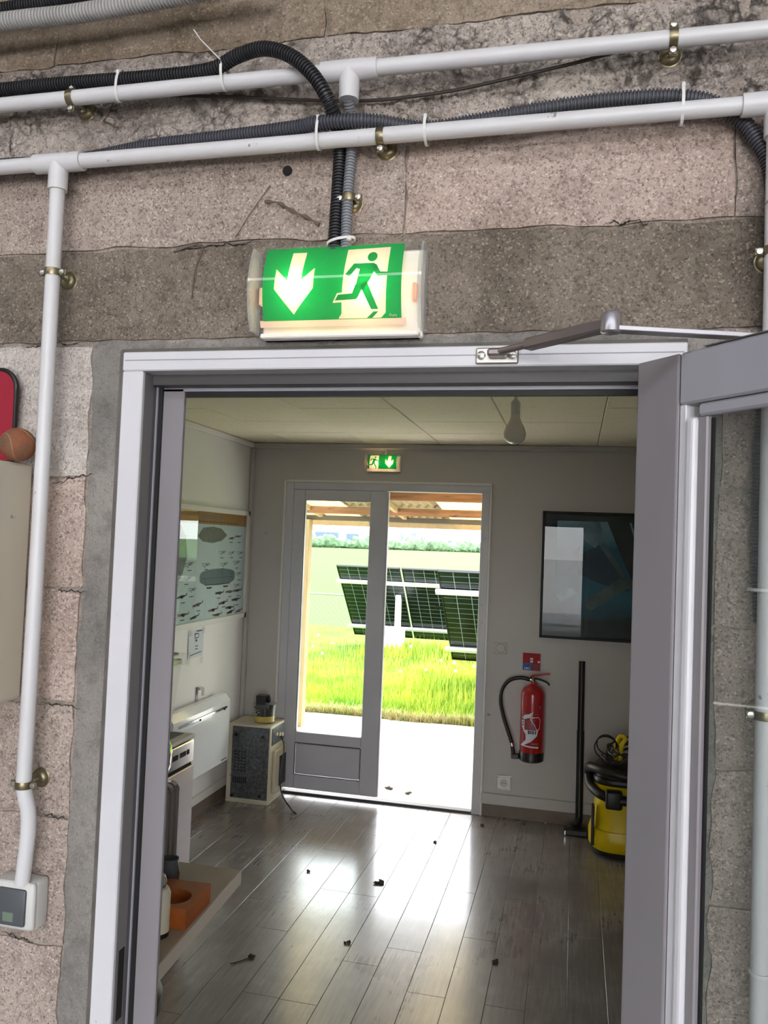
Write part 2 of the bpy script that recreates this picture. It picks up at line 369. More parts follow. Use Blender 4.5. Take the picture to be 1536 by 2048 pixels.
def textmesh(body, size, fn, name, mat, parent, bold=0):
    cu = bpy.data.curves.new('lettering', 'FONT'); cu.body = body; cu.size = size; cu.offset = bold; cu.resolution_u = 3
    o = bpy.data.objects.new('lettering', cu); COL.objects.link(o)
    dg = bpy.context.evaluated_depsgraph_get(); me = bpy.data.meshes.new_from_object(o.evaluated_get(dg))
    bpy.data.objects.remove(o); t = bmesh.new(); t.from_mesh(me); bpy.data.meshes.remove(me)
    return MB().join(t, lambda v: fn(v.x, v.y)).build(name, mat, parent)

YF, YI, YB, XL, XR, ZC = 1.28, 1.48, 5.25, -2.2, 1.7, 2.36

# ------------------------------------------------------------------ room shell
mb = MB(); mb.box((-9, YF + .0065, 0), (-.785, YI, 5)); mb.box((.155, YF + .0065, 0), (7, YI, 5)); mb.box((-.785, YF + .0065, 2.022), (.155, YI, 5))
wf = struct('wall_front', mb, 'joint')
def block(x0, x1, z0, z1, mat, amp=.0025, rough=0, name='concrete_block', y=YF, step=.0065, chip=.004, edge=.007):
    nx = max(4, int((x1 - x0) / step)); nz = max(4, int((z1 - z0) / step)); b = MB(); g = []
    for j in range(nz + 1):
        row = []
        for i in range(nx + 1):
            x = x0 + (x1 - x0) * i / nx; z = z0 + (z1 - z0) * j / nz; xo, zo = x, z
            e = min(i, nx - i, 6) * step; e2 = min(j, nz - j, 6) * step; ed = min(e, e2)
            nn = noise.noise(Vector((x * 22, 3, z * 22))) * .6 + noise.noise(Vector((x * 75, 9, z * 75))) * .4
            d = amp * nn
            if rough:
                vd = noise.voronoi(Vector((x * 55, 0, z * 55)) + noise.noise_vector(Vector((x * 20, 0, z * 20))) * .5)[0][0]
                mk = min(1, max(0, .5 + 1.6 * noise.noise(Vector((x * 6, 4, z * 6)))))
                d += rough * mk * (vd - .3)
            if ed < .012: d += chip * (1 - ed / .012) * (.55 + .9 * noise.noise(Vector((x * 40, 7, z * 40))))
            wx = max(0, 1 - min(x - x0, x1 - x) / .03); wz = max(0, 1 - min(z - z0, z1 - z) / .03)
            xo += wx * edge * noise.noise(Vector((z * 18, x0 * 3 + 5, x * 2))); zo += wz * edge * noise.noise(Vector((x * 14, z0 * 3 + 8, z * 2)))
            row.append(b.bm.verts.new((xo, y + d, zo)))
        g.append(row)
    for j in range(nz):
        for i in range(nx): b.bm.faces.new((g[j][i], g[j][i + 1], g[j + 1][i + 1], g[j + 1][i]))
    for (vv, dy) in (((g[0]), 1), (g[-1], 1), ([r[0] for r in g], 1), ([r[-1] for r in g], 1)):
        bk = [b.bm.verts.new((v.co.x, y + .02, v.co.z)) for v in vv]
        for k in range(len(vv) - 1): b.bm.faces.new((vv[k], vv[k + 1], bk[k + 1], bk[k]))
    o = b.build(name, mat, wf, smooth=True); return o
for x0, x1 in ((-1.5, -.963), (-.957, -.443), (-.437, .075), (.081, .595), (.601, 1.1)): block(x0, x1, 2.556, 2.75, 'blk_top', rough=.003)
for x0, x1 in ((-1.5, -.47), (-.468, 1.0)): block(x0, x1, 2.3885, 2.554, 'blk_rough', rough=.017, step=.005, chip=.003)
for i, (x0, x1) in enumerate(((-1.5, -.293), (-.287, .215), (.217, .72))): block(x0, x1, 2.209, 2.385, ('blk_grey', 'blk_pink', 'blk_grey')[i], rough=.002, chip=.004)
block(-1.5, 1.1, 2.042, 2.205, 'beam', amp=.002, name='lintel_beam', step=.009)
zs = (0, .18, .38, .58, .78, .977, 1.197, 1.394, 1.596, 1.797, 2.038)
for i in range(len(zs) - 1):
    block(-1.5, -.852, zs[i] + .004, zs[i + 1] - .003, 'blk_pale' if i == 9 else 'blk_pink' if i in (8, 7) else 'blk_grey', amp=.002, rough=.003)
    block(.205, .75, zs[i] + .004, zs[i + 1] - .003, 'blk_grey', amp=.002, rough=.003)
for x0, x1, nm in ((-.851, -.786, 0), (.156, .204, 1)):
    block(x0, x1, 0, 2.036, 'mortar', amp=.002, name='mortar_band', y=YF + .003)
block(-.851, .32, 2.005 + .018, 2.041, 'mortar', amp=.0015, name='mortar_band', y=YF + .004)
mb = MB(); mb.lathe([(.0085, 0), (.0085, .004), (.001, .0041)], (-.495, YF - .003, 2.326), 'Y', 14)
h0 = mb.build('drilled_hole', 'slot', wf)
for k, (x0, z0, x1, z1) in enumerate(((-.925, 1.782, -.83, 1.806), (-.905, 1.592, -.836, 1.595), (-.92, 1.395, -.838, 1.39), (-.90, 1.20, -.85, 1.196), (-.70, 2.196, -.54, 2.206), (.03, 2.207, .10, 2.206), (-.97, .985, -.90, .975), (-1.0, 2.032, -.86, 2.04))):
    n = 26; mb = MB(); mb.tube([(x0 + (x1 - x0) * i / n, YF - .0002, z0 + (z1 - z0) * i / n + .007 * noise.noise(Vector((i * .31, k * 5.1, 2))) + .003 * noise.noise(Vector((i * .9, k * 3.1, 7)))) for i in range(n + 1)], [.0022 * (.25 + abs(noise.noise(Vector((i * .5, k, 1))))) * min(1, 4 * min(i, n - i) / n + .1) for i in range(n + 1)], 5)
    mb.build('crack', 'slot', wf)

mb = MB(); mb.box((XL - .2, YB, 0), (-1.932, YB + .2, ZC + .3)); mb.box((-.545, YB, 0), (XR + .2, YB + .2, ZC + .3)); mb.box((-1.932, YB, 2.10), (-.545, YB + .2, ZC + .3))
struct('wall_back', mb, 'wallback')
mb = MB(); mb.box((XL - .2, YI, 0), (XL, YB, ZC + .3)); struct('wall_left', mb, 'wall')
mb = MB(); mb.box((XR, YI, 0), (XR + .2, YB, ZC + .3)); struct('wall_right', mb, 'wall')
mb = MB(); mb.box((XL, YI - .2, -.12), (XR, YB + .0, -.009)); fl = struct('floor', mb, 'floorbase')
PW = .148; joints = {-12: 3.92 - .95, -10: 3.42, -9: 3.88, -8: 2.92, -7: 3.255, -6: 3.417, -5: 3.11, -4: 3.607, -3: 3.11, -2: 3.3, -1: 3.77, 0: 3.45}
shared = None
for k in range(-16, 11):
    x0 = .164 + PW * k; x1 = x0 + PW
    if x1 < XL + .03 or x0 > XR - .03: continue
    x0 = max(x0, XL + .001); x1 = min(x1, XR - .001)
    j = joints.get(k, 3.0 + ((k * 37) % 95) / 100.); ys = [YI - .2]; y = j - .955 * 3
    while y < YB - .05:
        if y > YI - .15: ys.append(y)
        y += .955
    ys.append(YB)
    for a, b in zip(ys, ys[1:]):
        full = abs(b - a - .955) < 1e-4 and abs(x1 - x0 - PW) < 1e-4
        if full and shared:
            o = shared.copy(); COL.objects.link(o); o.parent = fl; o.location = Vector((x0, a, 0)) - WO[fl.name]
        else:
            mm = MB(); mm.box((.0008, .0008, -.009), (x1 - x0 - .0008, b - a - .0008, 0), .0006)
            o = mm.build('plank', 'plank', None, origin=(0, 0, 0)); o.parent = fl; o.location = Vector((x0, a, 0)) - WO[fl.name]
            if full: shared = o
# ceiling
mb = MB(); mb.box((XL, YI, ZC + .012), (XR, YB, ZC + .2)); ce = struct('ceiling', mb, 'grid')
tsh = None
xs = [XL] + [-1.87 + .4965 * k for k in range(0, 8) if -1.87 + .4965 * k < XR - .05] + [XR]
ysl = [YI] + [3.40 + .44 * k for k in range(-4, 5) if YI + .05 < 3.40 + .44 * k < YB - .02] + [YB]
for a, b in zip(xs, xs[1:]):
    for d, e in zip(ysl, ysl[1:]):
        full = abs(b - a - .4965) < 1e-4 and abs(e - d - .44) < 1e-4
        if full and tsh: o = tsh.copy(); COL.objects.link(o)
        else:
            mm = MB(); mm.box((.0018, .0018, 0), (b - a - .0018, e - d - .0018, .014), .003); o = mm.build('ceiling_tile', 'tile', None, origin=(0, 0, 0))
            if full: tsh = o
        o.parent = ce; o.location = Vector((a, d, ZC + random.uniform(-.0012, .0012))) - WO[ce.name]
# trims
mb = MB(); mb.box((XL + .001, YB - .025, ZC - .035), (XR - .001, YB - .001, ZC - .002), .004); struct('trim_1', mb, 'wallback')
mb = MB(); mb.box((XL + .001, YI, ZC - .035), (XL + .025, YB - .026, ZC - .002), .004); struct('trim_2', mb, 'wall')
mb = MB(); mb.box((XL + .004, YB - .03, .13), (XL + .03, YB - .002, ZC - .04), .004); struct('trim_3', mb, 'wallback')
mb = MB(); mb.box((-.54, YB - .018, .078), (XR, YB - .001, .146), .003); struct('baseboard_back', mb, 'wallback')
mb = MB(); mb.box((-.535, YB - .011, .002), (XR, YB - .001, .077)); struct('trim_4', mb, 'skirt')
mb = MB(); mb.box((XL + .001, 1.5, .078), (XL + .016, YB - .03, .13), .003); struct('baseboard_left', mb, 'white')
mb = MB(); mb.box((XL + .001, 1.5, .002), (XL + .011, YB - .03, .077)); struct('trim_5', mb, 'skirt')
# hangar around the viewer, unseen; rear wall and roof gap shape the light
mb = MB(); mb.box((-9, -9, -.1), (7, YF + .012, -.02)); struct('floor_hangar', mb, 'hangarfloor')
mb = MB(); mb.box((-9.2, -3.4, 5), (7.2, YI, 5.1)); mb.box((-9.2, -9, 5), (7.2, -4.4, 5.1)); struct('ceiling_hangar', mb, 'hangar')
mb = MB(); mb.box((-9.2, -9, 0), (-9, YF + .012, 5)); struct('wall_hangar_left', mb, 'hangar')
mb = MB(); mb.box((7, -9, 0), (7.2, YF + .012, 5)); struct('wall_hangar_right', mb, 'hangar')
mb = MB(); mb.box((-9.2, -9.2, 0), (-1.6, -9, 5)); mb.box((-1.6, -9.2, 3.9), (7.2, -9, 5)); struct('wall_hangar_rear', mb, 'hangar')  # unseen rear wall added; its opening steers light onto the doorway wall

# ------------------------------------------------------------------ front door: frame, leaf
d1 = empty('door_1', (-.3, YF, 0), kind='structure')
mb = MB(); mb.box((-.785, YF - .006, 0), (-.745, YF + .004, 1.985), .002); fj = mb.build('jamb', 'alu', d1)
mb = MB(); mb.box((-.785, YF + .0045, 0), (-.7455, YF + .036, 1.985), .001); mb.build('reveal', 'revealshade', d1)
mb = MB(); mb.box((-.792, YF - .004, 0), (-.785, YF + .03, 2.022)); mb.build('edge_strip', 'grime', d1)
mb = MB(); mb.box((-.785, YF + .0365, 0), (-.7485, YF + .0595, 1.967)); mb.build('rebate', 'rebateshade', d1)
mb = MB(); mb.box((-.7485, YF + .06, 0), (-.6985, YF + .071, 1.967), .002); st = mb.build('door_stop', 'aludark', d1)
mb = MB(); mb.box((-.7455, YF + .0540, 0), (-.7385, YF + .0598, 1.967)); mb.build('seal', 'seal', st)
mb = MB(); mb.box((-.7484, YF + .050, 0), (-.7456, YF + .0598, 1.967)); mb.build('seal_lip', 'alugrey', st)
for z0, z1 in ((.86, .98), (.62, .82)):
    mb = MB(); mb.box((-.746, YF + .012, z0), (-.7445, YF + .030, z1), .001); mb.build('strike_plate', 'slot', d1)
mb = MB(); mb.box((.115, YF - .006, 0), (.155, YF + .05, 1.985), .002); mb.build('jamb', 'alu', d1)
mb = MB(); mb.box((-.785, YF - .007, 1.985), (.155, YF + .05, 2.0185), .002); hd = mb.build('frame_head', 'alu', d1)
mb = MB(); mb.box((-.78, YF - .0085, 2.003), (.15, YF - .0068, 2.0042)); mb.build('groove', 'alugrey', hd)
mb = MB(); mb.box((-.79, YF - .003, 2.0185), (.155, YF + .03, 2.0245)); mb.build('edge_strip', 'grime', d1)
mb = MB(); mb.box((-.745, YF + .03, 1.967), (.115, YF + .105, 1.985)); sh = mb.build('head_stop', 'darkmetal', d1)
mb = MB(); mb.box((-.74, YF + .06, 1.961), (.115, YF + .066, 1.9668)); mb.build('head_strip', 'alugrey', sh)
mb = MB(); mb.box((-.727, YF + .066, 1.952), (.115, YF + .075, 1.9608)); mb.build('head_seal', 'seal', sh)
# leaf, opened outwards about 130 degrees; t runs along it from the hinge
A = math.radians(-49.5); DL = Vector((math.cos(A), math.sin(A), 0)); NL = Vector((math.sin(A), -math.cos(A), 0)); HG = Vector((.08, 1.22, 0))
lf = lambda v: HG + DL * v.x - NL * v.y + Vector((0, 0, v.z))       # y: depth behind the visible face
lb = lambda a, b, bev=.002, seg=1: MB().box(a, b, bev, lf, seg)
leaf = lb((.004, .004, .012), (.078, .048, 1.973), .003).build('leaf', 'aludark', d1)
lb((0, 0, .012), (.0775, .006, 1.975), .003, 2).build('stile', 'aludark', leaf)
lb((.0785, 0, 1.903), (.73, .046, 1.975), .003).build('rail', 'alugrey', leaf)
lb((.0785, .0, .012), (.73, .046, .16), .003).build('rail', 'alugrey', leaf)
lb((.731, .0, .012), (.81, .046, 1.975), .003).build('stile', 'alugrey', leaf)
lb((.078, .003, .16), (.089, .04, 1.903), .001).build('inner_lip', 'alu', leaf)
lb((.0895, -.001, .162), (.107, .017, 1.885), .006, 3).build('glazing_bead', 'alu', leaf)
lb((.107, .006, .162), (.1225, .017, 1.885), .002).build('bead_flank', 'aludark', leaf)
lb((.109, .003, 1.885), (.73, .017, 1.902), .003).build('glazing_bead', 'alugrey', leaf)
lb((.1226, .013, .163), (.1262, .0175, 1.882), 0).build('pane_gasket', 'seal', leaf)
lb((.09, .018, .162), (.731, .024, 1.902), 0).build('pane', 'glassdirty', leaf)
lb((.12, .0, 1.9755), (.5, .03, 1.977), 0).build('worn_top', 'grime', leaf)
# door closer arm
dc = empty('door_closer', (-.12, YF - .007, 2.0), 'grey folding closer arm screwed to white door head above doorway', 'door closer')
mb = MB(); mb.box((-.162, YF - .012, 1.988), (-.095, YF - .0075, 2.014), .002); mb.build('bracket', 'steel', dc)
mb = MB(); mb.box((-.142, YF - .034, 1.996), (-.112, YF - .012, 2.008), .003); mb.build('pivot_block', 'nickeldk', dc)
for x in (-.153, -.104):
    mb = MB(); mb.lathe([(.0068, 0), (.0068, -.003), (.004, -.0045), (.001, -.0046)], (x, YF - .0122, 2.001), 'Y', 14); mb.build('screw', 'steel', dc, True)
E1 = Vector((.037, 1.107, 2.002)); P0 = Vector((-.122, YF - .03, 2.003))
P1 = P0.lerp(E1, .27)
MB().tube([P0, P1], .0055, 12).build('rod', 'nickeldk', dc, True)
MB().bar(P1, E1, .019, .017, bev=.003).build('arm', 'nickeldk', dc)
MB().lathe([(.011, -.012), (.0135, -.010), (.0135, .012), (.011, .016), (.001, .0165)], E1, 'Z', 20).build('elbow', 'nickel', dc, True)
E2 = HG + DL * .15 - NL * .068 + Vector((0, 0, 1.992))
lb((.11, .0485, 1.905), (.34, .088, 1.977), .006, 2).build('closer_body', 'nickel', leaf)
MB().lathe([(.009, -.014), (.009, .004), (.0001, .0045)], E2, 'Z', 16).build('spindle', 'nickeldk', dc, True)
MB().bar(E1 + Vector((0, 0, -.006)), E2, .020, .007, bev=.001).build('forearm', 'nickel', dc)

# ------------------------------------------------------------------ conduits and cables on the concrete wall
PY = 1.235; R = .0128
uz, lz, dx, rx = 2.4635, 2.3487, -.907, .2625
t = empty('conduit', (-.4, PY, uz), 'pale grey plastic conduit, upper of the two long wall runs, with tee above exit sign', 'conduit')
tx = -.378
MB().tube([(-1.5, PY, uz), (tx - .03, PY, uz)], R, 18).build('pipe_length', 'pvc', t, True)
MB().tube([(tx + .03, PY, uz), (1.1, PY, uz - .004)], R, 18).build('pipe_length', 'pvc', t, True)
def tee(x, z, right, drop, mat='pvc'):
    b = MB(); b.lathe([(.0135, -.047), (.0165, -.047), (.0168, -.02), (.0168, .02), (.0165, .047 * right), (.0135, .047 * right)], (x, PY, z), 'X', 20)
    b.lathe([(.0165, 0), (.0168, -.02), (.0165, -.05), (.0135, -.05)], (x, PY, z), 'Z', 20); return b
tee(tx, uz, 1, 1).build('tee_fitting', 'pvc', t, True)
t = empty('conduit', (-.3, PY, lz), 'pale grey plastic conduit, lower of the two long wall runs, tee over hanging drop pipe', 'conduit')
MB().tube([(-1.5, PY, lz), (dx - .03, PY, lz)], R, 18).build('pipe_length', 'pvc', t, True)
MB().tube([(dx + .03, PY, lz), (rx - .03, PY, lz + .004)], R, 18).build('pipe_length', 'pvc', t, True)
tee(dx, lz, 1, 1).build('tee_fitting', 'pvc', t, True)
tee(rx, lz + .004, 1, 1).build('tee_fitting', 'pvc', t, True)
MB().tube(spline([(dx, PY, lz - .045), (dx, PY, 2.1), (dx, PY, 1.6), (dx - .002, PY, 1.30), (dx - .001, PY, 1.255), (dx + .005, PY + .006, 1.22), (dx + .006, PY + .008, 1.18), (dx, PY + .008, 1.093)], .02), R, 18).build('conduit', 'pvc', None, True)
tag(bpy.data.objects['conduit.002'], 'pale grey vertical conduit dropping down left wall into light switch', 'conduit')
MB().tube([(rx, PY, lz - .04), (rx + .001, PY, 1.2), (rx + .003, PY, .4)], R, 18).build('conduit', 'pvc', None, True)
tag(bpy.data.objects['conduit.003'], 'pale grey vertical conduit behind open door leaf at right', 'conduit')
def cor(name, pts, r, mat, label, pitch=.0054, n=14):
    o = MB().corrugated(spline(pts), r, pitch, n).build(name, mat, None, True); tag(o, label, 'cable conduit'); return o
cor('corrugated_conduit', [(-1.35, 1.236, 2.493), (-1.037, 1.236, 2.493), (-.904, 1.236, 2.492), (-.737, 1.235, 2.487), (-.625, 1.232, 2.487), (-.571, 1.222, 2.499), (-.518, 1.21, 2.499), (-.467, 1.202, 2.476), (-.428, 1.202, 2.44), (-.404, 1.212, 2.401), (-.397, 1.245, 2.372), (-.398, 1.264, 2.335), (-.398, 1.262, 2.276), (-.398, 1.258, 2.226), (-.397, 1.252, 2.165)], .0118, 'tubeblack', 'black corrugated conduit along upper pipe, curving down over it to exit sign')
cor('corrugated_conduit', [(tx - .001, PY, uz - .048), (-.378, 1.252, 2.393), (-.377, 1.258, 2.34), (-.379, 1.256, 2.273), (-.379, 1.254, 2.223), (-.377, 1.25, 2.165)], .0092, 'tubegrey', 'light grey corrugated conduit from tee down to exit sign', .005)
cor('corrugated_conduit', [(-1.3, 1.258, 2.365), (-1.041, 1.256, 2.364), (-.917, 1.262, 2.364), (-.836, 1.257, 2.367), (-.739, 1.252, 2.3745), (-.599, 1.246, 2.376), (-.47, 1.236, 2.3765), (-.43, 1.228, 2.3765), (-.379, 1.226, 2.375), (-.328, 1.232, 2.373), (-.254, 1.25, 2.365), (-.174, 1.252, 2.371), (-.096, 1.25, 2.378), (-.02, 1.25, 2.384), (.053, 1.25, 2.386), (.125, 1.252, 2.383), (.174, 1.258, 2.375), (.212, 1.262, 2.352), (.238, 1.262, 2.32), (.262, 1.26, 2.26), (.272, 1.258, 2.1), (.258, 1.258, 1.9), (.256, 1.258, 1.8), (.257, 1.262, 1.70), (.264, 1.266, 1.6)], .0118, 'tubedark', 'dark grey corrugated conduit along lower pipe, bending down at right')
cor('corrugated_conduit', [(-1.3, 1.2, 2.584), (-1.016, 1.2, 2.5925), (-.866, 1.2, 2.591), (-.723, 1.2, 2.597), (-.5, 1.2, 2.61)], .0155, 'tubelight', 'thick pale grey corrugated conduit crossing top left corner', .0062)
cor('corrugated_conduit', [(-1.3, 1.22, 2.622), (-1.035, 1.22, 2.630), (-.882, 1.22, 2.633), (-.6, 1.22, 2.65)], .0125, 'tubeblack', 'black corrugated conduit above thick pale grey one, top left')
o = MB().tube(spline([(-.76, 1.262, 2.475), (-.715, 1.266, 2.470), (-.582, 1.268, 2.456), (-.438, 1.27, 2.438), (-.334, 1.27, 2.430), (-.218, 1.268, 2.433), (-.138, 1.266, 2.442), (-.023, 1.262, 2.456), (.059, 1.255, 2.467), (.12, 1.25, 2.475)], .02), .0028, 8).build('power_cable', 'cable', None, True)
tag(o, 'thin dark cable sagging behind upper pipe', 'cable')
def clamp(ctr, axis, label, r=R):
    """pipe clamp: band round the pipe, two ears with screws, threaded stud and cup on the wall"""
    x, y, z = ctr; ax = Vector((1, 0, 0)) if axis == 'X' else Vector((0, 0, 1)); sd = Vector((0, 0, 1)) if axis == 'X' else Vector((1, 0, 0)); fr = Vector((0, -1, 0)); ce_ = Vector(ctr)
    t = empty('pipe_clamp', (x, YF, z), label, 'pipe clamp')
    b = MB(); n = 22; rs = []
    for q in (r + .0002, r + .0019):
        pass
    prof = [(r + .0003, -.0058), (r + .0016, -.0062), (r + .0022, -.002), (r + .0022, .002), (r + .0016, .0062), (r + .0003, .0058)]
    rs = [[ce_ + ax * h + (sd * math.cos(a) + fr * math.sin(a)) * rr for rr, h in prof] for a in [2 * math.pi * k / n for k in range(n)]]
    b.rings(rs, False, True); b.build('band', 'brass', t, True)
    for s_ in (1, -1):
        p = ce_ + sd * s_ * (r + .0065)
        ear = MB().bar(p - sd * .0065, p + sd * .0065, .0115, .0035, fr, .0012).build('ear', 'brass', t)
        MB().lathe([(.0048, 0), (.0052, .0012), (.0045, .003), (.002, .0036), (.0001, .0036)], p + fr * .0016, fr, 14).build('screw', 'steel', ear, True)
    MB().tube([ce_ - fr * r, (x, YF, z)], .003, 10).build('stud', 'steel', t, True)
    MB().lathe([(.0175, 0), (.0178, .0015), (.0158, .0022), (.0145, .006), (.011, .0095), (.005, .0105), (.0001, .0105)], (x, YF + .002, z), (0, -1, 0), 26).build('cup', 'brass', t, True)
clamp((-.888, PY, uz), 'X', 'brass pipe clamp on upper conduit beside black corrugated tube')
clamp((.119, PY, uz), 'X', 'brass pipe clamp at right end of upper conduit')
clamp((-.322, PY, lz), 'X', 'brass pipe clamp on lower conduit over exit sign')
clamp((-.377, 1.256, 2.262), 'Z', 'small brass clamp holding light grey corrugated tube above exit sign', .0092)
clamp((dx, PY, 2.152), 'Z', 'brass pipe clamp on upper part of left drop pipe')
clamp((dx - .002, PY, 1.263), 'Z', 'dark pipe clamp on left drop pipe just above switch')
clamp((rx, PY, 2.137), 'Z', 'brass pipe clamp at right picture edge beside door closer')
clamp((rx + .001, PY, 1.481), 'Z', 'pipe clamp on right conduit seen past door pane')
def tie(ctr, axis, r0, r1, label, tail=None, sh=0, oy=0):
    ax = Vector((1, 0, 0)) if axis == 'X' else Vector((0, 0, 1)); sd = Vector((0, 0, 1)) if axis == 'X' else Vector((1, 0, 0)); fr = Vector((0, -1, 0)); ce_ = Vector(ctr)
    n = 26; rs = []
    for k in range(n):
        a = 2 * math.pi * k / n; e = sd * math.cos(a) * r1 + fr * math.sin(a) * r0
        nn = (sd * math.cos(a) + fr * math.sin(a)); off = ax * sh * math.cos(a)
        rs.append([ce_ + e + off + nn * q + ax * h for q, h in ((.0002, -.0022), (.0016, -.0022), (.0016, .0022), (.0002, .0022))])
    b = MB().rings(rs, False, True)
    p = ce_ + sd * r1 * .72 + fr * r0 * .75
    b.bar(p - sd * .0035, p + sd * .0035, .0055, .005, fr, .001)
    o = b.build('cable_tie', 'tie', None); tag(o, label, 'cable tie')
    if tail: MB().tube(tail, .0011, 5).build('tail', 'tie', o)
    return o
tie((-.793, PY, 2.4765), 'X', .0142, .0268, 'white cable tie round upper pipe and black tube, left one', None, .002)
tie((-.597, 1.233, 2.475), 'X', .0152, .0255, 'white cable tie with long loose tail on upper pipe', [(-.599, 1.218, 2.494), (-.615, 1.216, 2.51), (-.635, 1.214, 2.53), (-.648, 1.214, 2.548)], -.002)
tie((-.424, 1.232, 2.3625), 'X', .0165, .0272, 'white cable tie on lower pipe left of crossing tubes', None, .001)
tie((-.249, 1.242, 2.357), 'X', .0205, .0218, 'pale cable tie on lower pipe right of brass clamp')
tie((.134, 1.242, 2.3655), 'X', .0205, .0302, 'pale cable tie near right end of lower pipe')
tie((-.387, 1.254, 2.19), 'Z', .013, .0225, 'white cable tie bundling two tubes above exit sign', None, .004)
tie((rx - .003, 1.247, 1.655), 'Z', .025, .0185, 'pale cable tie round right conduit seen through door pane')
tie((rx + .002, PY, 1.13), 'Z', .0135, .0135, 'pale cable tie low on right conduit at picture edge')
o = MB().tube(spline([(-.532, 1.275, 2.274), (-.504, 1.272, 2.268), (-.477, 1.271, 2.251), (-.450, 1.272, 2.239), (-.433, 1.274, 2.228)], .006), [.0022 + .0012 * math.sin(i * 1.7) for i in range(len(spline([(-.532, 1.275, 2.274), (-.504, 1.272, 2.268), (-.477, 1.271, 2.251), (-.450, 1.272, 2.239), (-.433, 1.274, 2.228)], .006)))], 6).build('dusty_web_strand', 'grit', None, True)
tag(o, 'dusty web strand stuck on concrete, thicker curved one by grey tube', 'cobweb')
o = MB().tube([(-.584, 1.276, 2.214), (-.56, 1.274, 2.25), (-.524, 1.276, 2.302)], .0009, 5).build('dusty_web_strand', 'grit', None); tag(o, 'thin straight dusty web thread slanting below the drilled hole', 'cobweb')
o = MB().tube(spline([(-.66, 1.276, 2.11), (-.655, 1.274, 2.16), (-.645, 1.276, 2.205), (-.70, 1.277, 2.195)], .01), .0012, 5).build('dusty_web_strand', 'grit', None); tag(o, 'thin dusty web thread on dark lintel left of exit sign', 'cobweb')
# light switch
t = empty('light_switch', (-.92, YF, 1.055), 'light grey surface switch with dark rocker under left drop pipe', 'switch')
MB().box((-.960, 1.246, 1.013), (-.879, YF - .0, 1.096), .006, None, 3).build('housing', 'swhouse', t, True)
MB().box((-.957, 1.2365, 1.016), (-.8785, 1.2475, 1.0965), .007, None, 3).build('cover', 'swhouse', t, True)
MB().box((-.947, 1.2325, 1.024), (-.892, 1.2395, 1.086), .004, lambda v: Vector((v.x, v.y - .0015 * (1.086 - v.z) / .06, v.z)), 2).build('rocker', 'slate', t, True)
MB().box((-.934, 1.2305, 1.031), (-.913, 1.2335, 1.047), .001).build('label_window', 'greenlab', t)
# cream cabinet, ball and red case at the left edge
t = empty('wall_cabinet', (-1.1, YF - .005, 1.40), 'aged cream sheet metal wall cabinet at left edge beside drop pipe', 'cabinet')
MB().box((-1.36, 1.06, 1.398), (-.955, YF - .003, 1.817), .006, None, 2).build('body', 'creamcab', t)
MB().box((-1.34, 1.045, 1.42), (-.965, 1.06, 1.80), .003).build('door', 'creamcab', t)
MB().box((-.9552, 1.10, 1.43), (-.9535, 1.19, 1.79), .001).build('side_panel', 'creamcab', t)
o = MB().sphere((-.950, 1.2245, 1.8468), .0295, 32).build('tennis_ball', 'ballclay', None, True); tag(o, 'clay stained orange brown ball resting on cream wall cabinet', 'ball')
sm = []
for k in range(60):
    a = 2 * math.pi * k / 60; d = Vector((math.cos(a) + .45 * math.cos(3 * a), math.sin(a) - .45 * math.sin(3 * a), 1.25 * math.sin(2 * a))).normalized()
    d = Matrix.Rotation(.6, 3, 'X') @ (Matrix.Rotation(.3, 3, 'Z') @ d); sm.append(Vector((-.950, 1.2245, 1.8468)) + d * .0293)
MB().tube(sm, .0009, 5, False, True).build('seam', 'seam', o, True)
t = empty('red_case', (-1.08, 1.265, 1.817), 'flat crimson case with black piping standing on cream cabinet', 'case')
rc = lambda x0, z0, x1, z1, r: [(x1 - r + r * math.cos(a), z1 - r + r * math.sin(a)) for a in [math.pi / 2 * k / 7 for k in range(8)]] + [(x0 + r - r * math.sin(a), z1 - r + r * math.cos(a)) for a in [math.pi / 2 * k / 7 for k in range(8)]] + [(x0, z0), (x1, z0)]
MB().prism(rc(-1.2, 1.8175, -.990, 1.985, .035), lambda x, z, d: Vector((x, 1.259 + d, z)), .008).build('panel', 'redcloth', t)
pl = rc(-1.2, 1.82, -.988, 1.987, .036)
MB().tube([(x, 1.262, z) for x, z in pl], .0045, 8, False, True).build('piping', 'black', t, True)

